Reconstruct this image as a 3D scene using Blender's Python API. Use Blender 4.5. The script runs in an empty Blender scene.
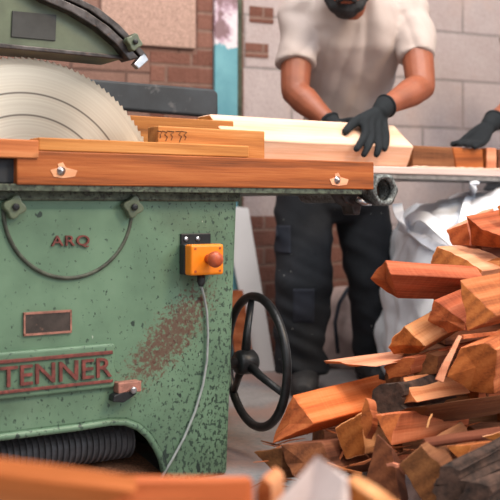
import bpy, bmesh, math, random
from mathutils import Vector, Matrix, noise
R = random.Random(7)
C = bpy.context.scene.collection
PI = math.pi
F, H, CX, CY = 1000.0, 0.69, 250.0, 208.0

# ------------------------------------------------------------------ camera maths (survey of the place)
def P(px, py, d):
    return Vector(((px-CX)/F*d, d, H+(CY-py)/F*d))
TH = math.atan(.67)
U = Vector((math.cos(TH), math.sin(TH), 0)); B = Vector((-math.sin(TH), math.cos(TH), 0))
M0 = Vector((-.057, 2.59, 0))
def md(px, b): return (2.628+1.2037*b)/(1-.67*(px-CX)/F)
def ML(px, py, b=0.0):                      # a point of the saw: along, deep, up
    p = P(px, py, md(px, b)); q = p-M0
    return Vector((q.dot(U), b, p.z))
def MW(s, b, z): return M0+U*s+B*b+Vector((0, 0, z))
WTH = math.atan(.45)
WU = Vector((math.cos(WTH), math.sin(WTH), 0)); WB = Vector((-math.sin(WTH), math.cos(WTH), 0))
W0 = Vector((0, 4.35, 0))
def WL(px, py, o=0.0):                      # a point of the back wall, o in front of it
    d = (4.35-o*1.0966)/(1-.45*(px-CX)/F); p = P(px, py, d); q = p-W0
    return Vector((q.dot(WU), q.dot(WB), p.z))

# ------------------------------------------------------------------ materials
def lin(c):
    return tuple((v/255/12.92 if v/255 <= .04045 else ((v/255+.055)/1.055)**2.4) for v in c)+(1,)
class NT:
    def __init__(s, name):
        s.m = bpy.data.materials.new(name); s.m.use_nodes = True
        s.t = s.m.node_tree; s.b = s.t.nodes['Principled BSDF']
    def n(s, kind, **kw):
        nd = s.t.nodes.new('ShaderNode'+kind)
        for k, v in kw.items():
            if k.startswith('i_'):
                nd.inputs[k[2:].replace('_', ' ')].default_value = v
            else: setattr(nd, k, v)
        return nd
    def l(s, a, b): s.t.links.new(a, b)
    def math(s, op, a, b=None):
        nd = s.n('Math', operation=op)
        for i, v in enumerate((a, b)):
            if v is None: continue
            if isinstance(v, (int, float)): nd.inputs[i].default_value = v
            else: s.l(v, nd.inputs[i])
        return nd.outputs[0]
    def ramp(s, fac, stops):
        nd = s.n('ValToRGB'); e = nd.color_ramp.elements
        while len(e) < len(stops): e.new(.5)
        for el, (p, c) in zip(e, stops): el.position = p; el.color = lin(c) if len(c) == 3 else c
        s.l(fac, nd.inputs[0]); return nd.outputs[0]
    def mix(s, fac, a, b, blend='MIX'):
        nd = s.n('Mix', data_type='RGBA', blend_type=blend)
        for sock, v in ((nd.inputs[0], fac), (nd.inputs[6], a), (nd.inputs[7], b)):
            if isinstance(v, (int, float)): sock.default_value = v
            elif isinstance(v, tuple): sock.default_value = lin(v) if len(v) == 3 else v
            else: s.l(v, sock)
        return nd.outputs[2]
    def coords(s, scale=(1, 1, 1), rnd=0, loc=(0, 0, 0), kind='Object'):
        tc = s.n('TexCoord'); out = tc.outputs[kind]
        if rnd:
            oi = s.n('ObjectInfo'); r = s.math('MULTIPLY', oi.outputs['Random'], rnd)
            va = s.n('VectorMath', operation='ADD'); s.l(out, va.inputs[0]); s.l(r, va.inputs[1]); out = va.outputs[0]
        mp = s.n('Mapping'); mp.inputs['Scale'].default_value = scale; mp.inputs['Location'].default_value = loc
        s.l(out, mp.inputs[0]); return mp.outputs[0]
    def noise(s, v, scale, detail=4, rough=.55, dist=0):
        nd = s.n('TexNoise', i_Scale=scale, i_Detail=detail, i_Roughness=rough, i_Distortion=dist)
        s.l(v, nd.inputs['Vector']); return nd.outputs[0]
    def bump(s, h, strength=.3, dist=.01):
        nd = s.n('Bump'); nd.inputs['Strength'].default_value = strength; nd.inputs['Distance'].default_value = dist
        s.l(h, nd.inputs['Height']); s.l(nd.outputs[0], s.b.inputs['Normal'])
    def col(s, c):
        if isinstance(c, tuple): s.b.inputs['Base Color'].default_value = lin(c)
        else: s.l(c, s.b.inputs['Base Color'])
    def rm(s, r, m=0.0):
        if isinstance(r, (int, float)): s.b.inputs['Roughness'].default_value = r
        else: s.l(r, s.b.inputs['Roughness'])
        s.b.inputs['Metallic'].default_value = m
    def hsv_random(s, c, dv=.3, dh=.01):
        oi = s.n('ObjectInfo'); hs = s.n('HueSaturation')
        s.l(s.math('ADD', s.math('MULTIPLY', oi.outputs['Random'], dv), 1-dv/2), hs.inputs['Value'])
        fr = s.math('FRACT', s.math('MULTIPLY', oi.outputs['Random'], 7.31))
        s.l(s.math('ADD', s.math('MULTIPLY', fr, dh*2), .5-dh), hs.inputs['Hue'])
        s.l(c, hs.inputs['Color']); return hs.outputs[0]

def wood(name, dark, mid, light, knots=.5, vary=.25, rough=.65, ring=55, saw=0.0):
    k = NT(name)
    v = k.coords((1, 1, 1), 37)
    w = k.noise(k.coords((1.2, 5, 5), 37), 2.0, 2)
    ad = k.n('VectorMath', operation='ADD'); k.l(k.coords((.25, 1, 1), 37, (0, .03, .05)), ad.inputs[0])
    sc = k.n('VectorMath', operation='SCALE'); sc.inputs['Scale'].default_value = .07
    nn = k.n('TexNoise', i_Scale=2.2, i_Detail=2); k.l(k.coords((.8, 3, 3), 37), nn.inputs['Vector'])
    k.l(nn.outputs['Color'], sc.inputs[0]); k.l(sc.outputs[0], ad.inputs[1])
    wv = k.n('TexWave', wave_type='RINGS', rings_direction='X', i_Scale=ring/6.28, i_Distortion=1.0, i_Detail=2)
    k.l(ad.outputs[0], wv.inputs['Vector'])
    fib = k.noise(k.coords((2.5, 70, 70), 37), 2.5, 5, .6)
    f = k.math('ADD', k.math('MULTIPLY', wv.outputs['Fac'], .22), k.math('ADD', k.math('MULTIPLY', fib, .56), k.math('MULTIPLY', w, .32)))
    c = k.ramp(f, [(.3, dark), (.55, mid), (.85, light)])
    vo = k.n('TexVoronoi', i_Scale=5.0); k.l(k.coords((1.0, 2.2, 2.2), 37), vo.inputs['Vector'])
    kn = k.ramp(vo.outputs['Distance'], [(.05, (255, 255, 255)), (.12, (0, 0, 0))])
    kd = tuple(int(x*.62) for x in dark)
    c = k.mix(k.math('MULTIPLY', kn, knots), c, kd)
    if saw:
        st = k.noise(k.coords((220, 6, 6), 37), 1.0, 2)
        c = k.mix(k.math('MULTIPLY', k.ramp(st, [(.45, (0, 0, 0)), (.65, (255, 255, 255))]), saw), c, tuple(min(255, int(x*1.12)) for x in light))
    c = k.hsv_random(c, vary)
    k.col(c); k.rm(rough); k.b.inputs['Specular IOR Level'].default_value = .25
    k.bump(f, .35, .004)
    return k.m

def plain(name, c, rough=.5, metal=0.0, var=.15, scale=20, bump=.1, dirt=None, dirt_at=.6):
    k = NT(name); v = k.coords((1, 1, 1), 11)
    f = k.noise(v, scale, 5)
    lo = tuple(int(x*(1-var)) for x in c); hi = tuple(min(255, int(x*(1+var))) for x in c)
    cc = k.ramp(f, [(.3, lo), (.7, hi)])
    if dirt:
        g = k.noise(v, scale*2.3, 6, .65)
        cc = k.mix(k.ramp(g, [(dirt_at-.03, (0, 0, 0)), (dirt_at+.05, (255, 255, 255))]), cc, dirt)
    k.col(cc); k.rm(rough, metal)
    if bump: k.bump(f, bump, .004)
    return k.m

def machine_paint():
    k = NT('chipped_green_paint'); v = k.coords((1, 1, 1))
    n1 = k.noise(v, 5, 4)
    base = k.ramp(n1, [(.3, (86, 113, 93)), (.55, (106, 136, 112)), (.8, (122, 150, 127))])
    gr = k.noise(k.coords((1, 1, 1.3), 0, (3, 1, 2)), 3.4, 5, .65)
    base = k.mix(k.math('MULTIPLY', k.ramp(gr, [(.50, (0, 0, 0)), (.68, (255, 255, 255))]), .42), base, (70, 82, 68))
    # grime low down and to the right, thick with chips
    sep = k.n('SeparateXYZ'); k.l(v, sep.inputs[0])
    gx = k.math('MULTIPLY', k.math('ADD', sep.outputs[0], .42), 2.4)       # 0 at s=-.42 ... 1 at s=0
    gz = k.math('MULTIPLY', k.math('SUBTRACT', .52, sep.outputs[2]), 2.2)  # more chips low down
    dens = k.math('ADD', k.math('MULTIPLY', k.math('MAXIMUM', gx, .25), .095), k.math('MULTIPLY', k.math('MAXIMUM', gz, 0), .06))
    sp = k.math('ADD', k.noise(k.coords((1, 1, .8)), 95, 4, .65), dens)
    chips = k.ramp(sp, [(.655, (0, 0, 0)), (.68, (255, 255, 255))])
    sp2 = k.math('ADD', k.noise(k.coords((1, 1, .7)), 30, 3, .5), k.math('MULTIPLY', dens, .35))
    chips2 = k.ramp(sp2, [(.70, (0, 0, 0)), (.715, (255, 255, 255))])
    base = k.mix(k.math('MULTIPLY', chips, .85), base, (46, 62, 56))
    base = k.mix(k.math('MULTIPLY', chips2, .9), base, (38, 50, 48))
    # rust scab: a slanting patch low on the right
    rx = k.math('ADD', sep.outputs[0], .17); rz = k.math('SUBTRACT', sep.outputs[2], .37)
    tt = k.math('SUBTRACT', rz, k.math('MULTIPLY', rx, .75))
    dd = k.math('ADD', k.math('MULTIPLY', k.math('MULTIPLY', tt, tt), 90), k.math('MULTIPLY', k.math('MULTIPLY', rx, rx), 34))
    rust = k.math('SUBTRACT', k.math('ADD', k.noise(v, 80, 6, .75), .19), k.math('MULTIPLY', dd, .22))
    base = k.mix(k.math('MULTIPLY', k.ramp(rust, [(.58, (0, 0, 0)), (.66, (255, 255, 255))]), .8), base, (98, 58, 52))
    wsc = k.ramp(k.noise(k.coords((1.6, 1, .45)), 60, 2), [(.75, (0, 0, 0)), (.77, (255, 255, 255))])
    base = k.mix(wsc, base, (176, 186, 172))
    k.col(base); k.rm(.42); k.b.inputs['Specular IOR Level'].default_value = .4
    k.bump(k.math('ADD', n1, k.math('MULTIPLY', chips, -.4)), .25, .003)
    return k.m

def blockwork(name, c1, c2, mortar, bw, bh, ms, sx=0, sz=0, rough=.9, mottled=(0, 0, 0), mot=.0, bumps=.5):
    k = NT(name); tc = k.n('TexCoord'); sep = k.n('SeparateXYZ'); k.l(tc.outputs['Object'], sep.inputs[0])
    cb = k.n('CombineXYZ'); k.l(k.math('ADD', sep.outputs[0], sx), cb.inputs[0]); k.l(k.math('ADD', sep.outputs[2], sz), cb.inputs[1])
    br = k.n('TexBrick', offset=.5, offset_frequency=2, squash=1, squash_frequency=2)
    br.inputs['Scale'].default_value = 1; br.inputs['Brick Width'].default_value = bw; br.inputs['Row Height'].default_value = bh
    br.inputs['Mortar Size'].default_value = ms; br.inputs['Mortar Smooth'].default_value = .3
    br.inputs['Color1'].default_value = lin(c1); br.inputs['Color2'].default_value = lin(c2); br.inputs['Mortar'].default_value = lin(mortar)
    k.l(cb.outputs[0], br.inputs['Vector'])
    n = k.noise(tc.outputs['Object'], 9, 6, .65); n2 = k.noise(tc.outputs['Object'], 70, 4, .6)
    c = k.mix(.55, br.outputs['Color'], k.ramp(n, [(.3, (120, 112, 110)), (.7, (150, 146, 146))]), 'OVERLAY')
    c = k.mix(.35, c, k.ramp(n2, [(.3, (96, 96, 96)), (.7, (160, 160, 160))]), 'OVERLAY')
    if mot: c = k.mix(k.math('MULTIPLY', k.ramp(k.noise(tc.outputs['Object'], 5, 3), [(.55, (0, 0, 0)), (.68, (255, 255, 255))]), mot), c, mottled)
    k.col(c); k.rm(rough); k.b.inputs['Specular IOR Level'].default_value = .15
    k.bump(k.math('SUBTRACT', n2, k.math('MULTIPLY', br.outputs['Fac'], 1.2)), bumps, .008)
    return k.m

def blade_metal():
    k = NT('brushed_saw_steel'); tc = k.n('TexCoord'); sep = k.n('SeparateXYZ'); k.l(tc.outputs['Object'], sep.inputs[0])
    r = k.math('SQRT', k.math('ADD', k.math('MULTIPLY', sep.outputs[0], sep.outputs[0]), k.math('MULTIPLY', sep.outputs[2], sep.outputs[2])))
    cb = k.n('CombineXYZ'); k.l(r, cb.inputs[0])
    n = k.noise(cb.outputs[0], 130, 4, .7)
    c = k.ramp(n, [(.3, (218, 196, 172)), (.7, (240, 224, 202))])
    for rr in (.232, .287):                              # two scribed rings
        g = k.math('ABSOLUTE', k.math('SUBTRACT', r, rr))
        c = k.mix(k.ramp(g, [(.0012, (255, 255, 255)), (.0028, (0, 0, 0))]), c, (110, 92, 80))
    k.col(c); k.rm(.42, 1.0)
    k.b.inputs['Anisotropic'].default_value = .85
    tg = k.n('Tangent', direction_type='RADIAL', axis='Y'); k.l(tg.outputs[0], k.b.inputs['Tangent'])
    k.bump(n, .06, .001)
    return k.m

def concrete():
    k = NT('dusty_concrete'); v = k.coords()
    n = k.noise(v, 3, 6, .6); n2 = k.noise(v, 60, 4, .6); n3 = k.noise(v, 2.3, 3, .5)
    c = k.ramp(n, [(.3, (136, 134, 136)), (.7, (176, 174, 176))])
    c = k.mix(.5, c, k.ramp(n2, [(.3, (95, 95, 95)), (.7, (165, 165, 165))]), 'OVERLAY')
    c = k.mix(k.math('MULTIPLY', k.ramp(k.math('ADD', n3, k.math('MULTIPLY', n2, .2)), [(.57, (0, 0, 0)), (.72, (255, 255, 255))]), .6), c, (158, 118, 104))
    k.col(c); k.rm(.8); k.bump(n2, .3, .006); return k.m

def cloth(name, c, var=.1, scale=260, speck=None, rough=.9, speck_at=.035):
    k = NT(name); v = k.coords(); n = k.noise(v, 4, 3); w = k.noise(v, scale, 2)
    lo = tuple(int(x*(1-var)) for x in c); hi = tuple(min(255, int(x*(1+var))) for x in c)
    cc = k.ramp(k.math('ADD', k.math('MULTIPLY', n, .6), k.math('MULTIPLY', w, .4)), [(.35, lo), (.65, hi)])
    if speck:
        vo = k.n('TexVoronoi', i_Scale=26.0); k.l(v, vo.inputs['Vector'])
        cc = k.mix(k.ramp(vo.outputs['Distance'], [(speck_at, (255, 255, 255)), (speck_at+.03, (0, 0, 0))]), cc, speck)
    k.col(cc); k.rm(rough); k.b.inputs['Specular IOR Level'].default_value = .2
    k.bump(w, .15, .002); return k.m

def skin_mat():
    k = NT('tanned_skin'); v = k.coords(); n = k.noise(v, 14, 4); n2 = k.noise(v, 160, 3)
    c = k.ramp(n, [(.3, (126, 70, 48)), (.7, (154, 88, 62))])
    c = k.mix(k.ramp(n2, [(.62, (0, 0, 0)), (.72, (255, 255, 255))]), c, (124, 70, 52))
    k.col(c); k.rm(.5); k.b.inputs['Subsurface Weight'].default_value = .08
    k.b.inputs['Subsurface Radius'].default_value = (.012, .005, .003)
    k.bump(n2, .12, .002); return k.m

def post_paint():
    k = NT('peeling_post_paint'); v = k.coords(); sep = k.n('SeparateXYZ'); k.l(v, sep.inputs[0])
    n = k.noise(v, 14, 5, .6); n2 = k.noise(v, 9, 4)
    top = k.ramp(n, [(.42, (120, 92, 98)), (.5, (176, 150, 166)), (.56, (206, 198, 204))])
    low = k.ramp(n2, [(.3, (82, 140, 154)), (.7, (104, 160, 172))])
    edge = k.math('ADD', sep.outputs[2], k.math('MULTIPLY', k.math('SUBTRACT', n, .5), .12))
    k.col(k.mix(k.math('GREATER_THAN', edge, WL(228, 45).z), low, top)); k.rm(.6); k.bump(n, .3, .006); return k.m

M = {}
def build_mats():
    M['fence'] = wood('orange_pine_fence', (108, 62, 32), (166, 96, 46), (194, 124, 66), .75, .12, .5, 48)
    M['fence_pale'] = wood('pale_pine_board', (156, 92, 48), (192, 122, 66), (212, 148, 92), .4, .12, .6, 60)
    M['bill'] = wood('red_orange_billet', (122, 62, 34), (178, 98, 58), (208, 134, 92), .4, .34, .75, 42, .12)
    M['bill_orange'] = wood('bright_orange_billet', (160, 80, 34), (212, 120, 58), (230, 150, 92), .5, .1, .75, 42, .1)
    M['bill_dark'] = wood('dark_brown_billet', (74, 44, 30), (114, 68, 46), (150, 98, 68), .5, .3, .8, 42, .08)  # darker brown wood, used mostly low and deep in the heap
    M['bill_pink'] = wood('fresh_pink_billet', (184, 110, 78), (210, 142, 108), (228, 172, 140), .3, .14, .75, 42, .12)
    M['bill_tan'] = wood('tan_billet', (178, 104, 62), (212, 142, 96), (230, 170, 126), .3, .16, .75, 42, .12)
    M['log'] = wood('white_sawn_log', (222, 164, 134), (236, 190, 166), (243, 212, 196), .25, .04, .6, 22)
    M['beam'] = wood('orange_foreground_beam', (172, 86, 40), (204, 112, 58), (220, 140, 90), .3, .1, .6, 30)
    M['pale'] = wood('bleached_board', (176, 150, 140), (206, 184, 174), (224, 206, 198), .2, .08, .8, 40)
    M['white_board'] = wood('white_end_cut', (208, 188, 180), (224, 206, 200), (234, 220, 214), .1, .04, .7, 30)
    M['end'] = wood('orange_end_grain', (118, 62, 30), (166, 92, 44), (190, 116, 62), .3, .3, .8, 60)
    M['end_dark'] = wood('brown_end_grain', (78, 46, 30), (116, 70, 42), (150, 96, 60), .3, .3, .8, 60)
    M['bark'] = plain('rough_bark', (58, 43, 36), .95, 0, .5, 40, 1.0)
    M['green'] = machine_paint()
    M['guard'] = plain('olive_green_paint', (92, 102, 82), .4, 0, .14, 12, .2, (62, 66, 56), .66)
    M['iron'] = plain('dark_worn_iron', (70, 66, 66), .42, .7, .35, 40, .3, (96, 76, 66), .62)
    M['edge_iron'] = plain('oily_green_iron', (84, 92, 78), .5, .3, .3, 50, .4, (50, 48, 44), .56)
    M['black_iron'] = plain('black_iron', (44, 46, 48), .4, .4, .25, 30, .2, (96, 92, 88), .7)
    M['blacksteel'] = plain('blackened_steel_bar', (48, 52, 57), .6, .2, .2, 8, .2, (84, 84, 86), .62)
    M['steel'] = plain('bright_steel', (190, 190, 194), .3, 1.0, .1, 40, .05)
    M['blade'] = blade_metal()
    M['rustred'] = plain('rusty_red_letters', (112, 58, 52), .7, 0, .25, 60, .3, (70, 46, 44), .6)
    M['plate'] = plain('brown_nameplate', (66, 58, 54), .5, .2, .2, 30, .2, (110, 84, 72), .64)
    M['darkplate'] = plain('black_nameplate', (52, 54, 54), .6, 0, .12, 30, .15)
    M['latch'] = plain('pinkish_rust_bracket', (150, 104, 90), .7, 0, .2, 40, .3, (84, 58, 50), .62)
    M['orange'] = plain('orange_plastic', (246, 138, 22), .4, 0, .03, 20, .0)
    M['redbtn'] = plain('faded_red_button', (176, 82, 48), .4, 0, .15, 60, .1)
    M['blackplastic'] = plain('black_plastic', (40, 42, 46), .5, 0, .1, 20, .0)
    M['cable'] = plain('grey_cable', (150, 158, 158), .5, 0, .08, 60, .0)
    M['hose'] = plain('dark_grey_hose', (78, 78, 82), .45, 0, .15, 30, .0)
    M['roller_grey'] = plain('grey_rail_paint', (128, 124, 122), .6, 0, .15, 40, .2)
    M['sawdust'] = plain('brown_sawdust', (146, 100, 74), .95, 0, .25, 160, .8)
    M['white_melamine'] = plain('white_melamine', (226, 222, 222), .45, 0, .02, 6, .0)
    M['bag'] = cloth('white_woven_sack', (222, 226, 234), .03, 300)
    M['strap'] = cloth('white_webbing', (240, 243, 250), .02, 300)
    M['sack'] = cloth('dusty_pink_sack', (178, 158, 154), .1, 200)
    M['shirt'] = cloth('grey_cotton', (176, 163, 158), .03, 420)
    M['trousers'] = cloth('charcoal_work_cotton', (44, 47, 52), .14, 300, (200, 200, 196), .9, .03)
    M['trim_cloth'] = cloth('slate_patch_cotton', (54, 58, 68), .1, 300)
    M['glove'] = cloth('black_knit_glove', (32, 36, 40), .14, 240, (150, 150, 150), .85, .012)
    M['skin'] = skin_mat()
    M['beard'] = plain('black_beard_hair', (30, 31, 34), .7, 0, .35, 120, .8)
    M['eye'] = plain('eye_white', (228, 222, 216), .2, 0, .0, 4, 0)
    M['iris'] = plain('brown_iris', (50, 32, 22), .2, 0, .0, 4, 0)
    M['lip'] = plain('lip_pink', (150, 84, 76), .5, 0, .05, 30, 0)
    M['boot'] = plain('black_boot_leather', (42, 43, 46), .6, 0, .2, 30, .2)
    M['sole'] = plain('boot_rubber', (30, 30, 32), .8, 0, .1, 30, .1)
    M['floor'] = concrete()
    M['blocks'] = blockwork('pale_blockwork', (200, 191, 190), (210, 202, 202), (176, 167, 166), .46, .23, .007, .257, .08, mottled=(184, 160, 152), mot=.4)
    M['pinkblocks'] = blockwork('pinkish_blockwork', (158, 122, 110), (172, 138, 126), (128, 102, 94), .46, .23, .007, .1, .13)
    M['bricks'] = blockwork('red_brickwork', (136, 92, 80), (168, 122, 108), (160, 130, 118), .225, .077, .008, .05, .02, bumps=.7)
    M['dash'] = plain('pebbledash_render', (168, 138, 126), .95, 0, .16, 160, 1.0)
    M['post'] = post_paint()
    M['wall_plain'] = plain('plain_plaster', (186, 176, 172), .95, 0, .06, 5, .1)
    M['chipwood'] = wood('torn_pale_wood', (214, 146, 106), (232, 170, 130), (240, 190, 150), 0, .05, .8, 90)
build_mats()

# ------------------------------------------------------------------ mesh helpers
class MB:
    def __init__(s): s.v = []; s.f = []; s.mi = []
    def add(s, v, f, mi=0):
        o = len(s.v); s.v += [Vector(x) for x in v]; s.f += [tuple(i+o for i in q) for q in f]; s.mi += [mi]*len(f); return s
    def box(s, x0, x1, y0, y1, z0, z1, mi=0):
        return s.add([(x, y, z) for z in (z0, z1) for y in (y0, y1) for x in (x0, x1)],
                     [(0, 2, 3, 1), (4, 5, 7, 6), (0, 1, 5, 4), (2, 6, 7, 3), (0, 4, 6, 2), (1, 3, 7, 5)], mi)
    def prism(s, pts, vec, mi=0):            # polygon (3-D points) pushed along vec
        n = len(pts); vec = Vector(vec); a = [Vector(p) for p in pts]
        nm = Vector((0, 0, 0))
        for i in range(n): nm += a[i].cross(a[(i+1) % n])
        if nm.dot(vec) > 0: a.reverse()
        return s.add(a+[p+vec for p in a], [tuple(range(n)), tuple(range(2*n-1, n-1, -1))]+[(i, i+n, (i+1) % n+n, (i+1) % n) for i in range(n)], mi)
    def tube(s, path, r, n=10, close=False, mi=0, cap=True):
        path = [Vector(p) for p in path]; m = len(path); rs = r if isinstance(r, (list, tuple)) else [r]*m
        v = []; f = []; up = None
        for i, p in enumerate(path):
            if close: t = path[(i+1) % m]-path[i-1]
            else: t = path[min(i+1, m-1)]-path[max(i-1, 0)]
            t.normalize()
            if up is None:
                up = t.orthogonal().normalized()
            up = (up-t*up.dot(t)).normalized(); sd = t.cross(up)
            for j in range(n):
                a = 2*PI*j/n; v.append(p+(up*math.cos(a)+sd*math.sin(a))*rs[i])
        for i in range(m if close else m-1):
            k = (i+1) % m
            for j in range(n):
                j2 = (j+1) % n; f.append((i*n+j, i*n+j2, k*n+j2, k*n+j))
        if cap and not close: f += [tuple(range(n-1, -1, -1)), tuple(range((m-1)*n, m*n))]
        return s.add(v, f, mi)
    def lathe(s, prof, org, axis, n=24, mi=0):   # prof: (radius, along axis)
        ax = Vector(axis).normalized(); e1 = ax.orthogonal().normalized(); e2 = ax.cross(e1); org = Vector(org)
        v = []; f = []
        for (r, h) in prof:
            for j in range(n):
                a = 2*PI*j/n; v.append(org+ax*h+(e1*math.cos(a)+e2*math.sin(a))*max(r, 1e-5))
        for i in range(len(prof)-1):
            for j in range(n):
                j2 = (j+1) % n; f.append((i*n+j, i*n+j2, (i+1)*n+j2, (i+1)*n+j))
        f += [tuple(range(n-1, -1, -1)), tuple(range((len(prof)-1)*n, len(prof)*n))]
        return s.add(v, f, mi)
    def loft(s, rings, n=24, mi=0):          # rings: (centre, x vector, y vector)
        v = []; f = []
        for (c, ax, ay) in rings:
            c = Vector(c); ax = Vector(ax); ay = Vector(ay)
            for j in range(n):
                a = 2*PI*j/n; v.append(c+ax*math.cos(a)+ay*math.sin(a))
        m = len(rings)
        for i in range(m-1):
            for j in range(n):
                j2 = (j+1) % n; f.append((i*n+j, i*n+j2, (i+1)*n+j2, (i+1)*n+j))
        f += [tuple(range(n-1, -1, -1)), tuple(range((m-1)*n, m*n))]
        return s.add(v, f, mi)
    def limb(s, pts, rs, n=14, sub=6):       # rounded tapered chain through points
        pts = [Vector(p) for p in pts]; P2 = []; R2 = []
        m = len(pts)
        for i in range(m-1):
            p0 = pts[max(i-1, 0)]; p1 = pts[i]; p2 = pts[i+1]; p3 = pts[min(i+2, m-1)]
            for k in range(sub):
                t = k/sub; t2 = t*t; t3 = t2*t
                P2.append(.5*((2*p1)+(p2-p0)*t+(2*p0-5*p1+4*p2-p3)*t2+(3*p1-p0-3*p2+p3)*t3)); R2.append(rs[i]*(1-t)+rs[i+1]*t)
        P2.append(pts[-1]); R2.append(rs[-1])
        t0 = (P2[0]-P2[1]).normalized(); t1 = (P2[-1]-P2[-2]).normalized()
        A = []; Ar = []; Z = []; Zr = []
        for a in (85, 60, 30):
            A.append(P2[0]+t0*rs[0]*math.sin(math.radians(a))); Ar.append(rs[0]*math.cos(math.radians(a)))
        for a in (30, 60, 85):
            Z.append(P2[-1]+t1*rs[-1]*math.sin(math.radians(a))); Zr.append(rs[-1]*math.cos(math.radians(a)))
        return s.tube(A+P2+Z, Ar+R2+Zr, n)
    def ball(s, c, rx, ry=None, rz=None, rot=None, n=18, m=12):
        ry = ry or rx; rz = rz or rx; c = Vector(c); rot = rot or Matrix.Identity(3)
        rings = []
        for i in range(m+1):
            a = -PI/2+PI*(i/m)*.98+PI*.01
            rings.append((c+rot @ Vector((0, 0, rz*math.sin(a))), rot @ Vector((rx*math.cos(a), 0, 0)), rot @ Vector((0, ry*math.cos(a), 0))))
        return s.loft(rings, n)
    def build(s, name, mats, parent=None, smooth=False, bevel=0, seg=2, loc=None, rot=None, recalc=True):
        me = bpy.data.meshes.new(name); me.from_pydata([tuple(x) for x in s.v], [], s.f)
        for m_ in (mats if isinstance(mats, (list, tuple)) else [mats]): me.materials.append(M[m_] if isinstance(m_, str) else m_)
        me.polygons.foreach_set('material_index', s.mi)
        if recalc:
            bm = bmesh.new(); bm.from_mesh(me); bmesh.ops.recalc_face_normals(bm, faces=bm.faces); bm.to_mesh(me); bm.free()
        if smooth:
            me.polygons.foreach_set('use_smooth', [True]*len(me.polygons))
        o = bpy.data.objects.new(name, me); C.objects.link(o)
        if parent: o.parent = parent
        if loc is not None: o.location = loc
        if rot is not None: o.rotation_euler = rot
        if bevel:
            b = o.modifiers.new('b', 'BEVEL'); b.width = bevel; b.segments = seg; b.limit_method = 'ANGLE'; b.angle_limit = math.radians(35)
        return o

def tag(o, label, cat=None, group=None, kind=None):
    if label: o['label'] = label
    if cat: o['category'] = cat
    if group: o['group'] = group
    if kind: o['kind'] = kind
    return o
def empty(name, loc, rz=0):
    o = bpy.data.objects.new(name, None); C.objects.link(o); o.location = loc; o.rotation_euler = (0, 0, rz); o.empty_display_size = .1
    return o
def struct(o): o['kind'] = 'structure'; return o
def apply_all(o):
    dg = bpy.context.evaluated_depsgraph_get(); dg.update()
    me = bpy.data.meshes.new_from_object(o.evaluated_get(dg)); o.modifiers.clear(); old = o.data; o.data = me; bpy.data.meshes.remove(old)
    return o
def remesh(mb, name, mat, parent=None, voxel=.008, smooth=4, post=None):
    o = mb.build(name, mat, parent)
    r = o.modifiers.new('r', 'REMESH'); r.mode = 'VOXEL'; r.voxel_size = voxel; r.use_smooth_shade = True
    if smooth:
        sm = o.modifiers.new('s', 'SMOOTH'); sm.factor = .5; sm.iterations = smooth
    apply_all(o)
    me = o.data
    if post:
        nr = [v.normal.copy() for v in me.vertices]
        for v, n in zip(me.vertices, nr): v.co = post(v.co, n)
    me.polygons.foreach_set('use_smooth', [True]*len(me.polygons))
    return o

# ------------------------------------------------------------------ room
def wallbox(name, mat, px0, py0, px1, py1, proud, thick=.12, extra=0):
    a = WL(px0, py1); b = WL(px1, py0)
    m = MB().box(a.x, b.x, -proud, thick, max(a.z, 0), b.z)
    return struct(m.build(name, mat, loc=W0, rot=(0, 0, WTH)))
t243 = WL(243, 0).x
struct(MB().box(t243, 4.2, 0, .2, 0, 3.6).build('wall_back', 'blocks', loc=W0, rot=(0, 0, WTH)))
struct(MB().box(-4.0, t243, 0, .2, 0, 3.6).build('wall_back', 'pinkblocks', loc=W0, rot=(0, 0, WTH)))
a = WL(150, 0).x; b_ = WL(197, 0).x; c_ = WL(243, 0).x
zt = WL(197, 50).z
struct(MB().box(b_, c_, -.006, .1, 0, 3.6).box(a, b_-.001, -.006, .1, 0, zt-.02).build('wall_back', 'bricks', loc=W0, rot=(0, 0, WTH)))
struct(MB().box(WL(100, 0).x, b_-.012, -.02, .1, zt, zt+.62).build('wall_back', 'dash', loc=W0, rot=(0, 0, WTH), bevel=.006))
zl = WL(300, 216).z
struct(MB().box(t243+.002, WL(356, 0).x, -.012, .1, 0, zl).build('wall_back', 'bricks', loc=W0, rot=(0, 0, WTH)))
struct(MB().box(t243+.03, t243+.145, -.004, .1, WL(250, 22).z, WL(250, 6).z).box(t243+.01, t243+.12, -.004, .1, WL(250, 57).z, WL(250, 43).z)
       .build('wall_back', 'bricks', loc=W0, rot=(0, 0, WTH)))
# old painted timber post against the wall
p0, p1 = WL(215, 0, .03).x, WL(238, 0, .03).x
struct(MB().box(p0, p1, -.03, -.007, 0, 3.6).build('trim_1', 'post', loc=W0, rot=(0, 0, WTH), bevel=.005))
struct(MB().box(p1+.002, p1+.024, -.02, -.007, 0, 3.6).build('trim_2', plain('mossy_dark_timber', (62, 66, 54), .9, 0, .3, 20, .3, (84, 110, 70), .66), loc=W0, rot=(0, 0, WTH)))
struct(MB().box(-4, 5, -.5, 7, -.1, 0).build('floor', 'floor'))
struct(MB().box(-4.15, -4, -.5, 7, 0, 3.6).build('wall_left', 'wall_plain'))

# ------------------------------------------------------------------ the saw
saw = empty('rip_saw', M0, TH)
tag(saw, 'green cast iron rip saw bench with large round blade and wooden fence', 'saw')
def strip(z): return z
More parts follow.
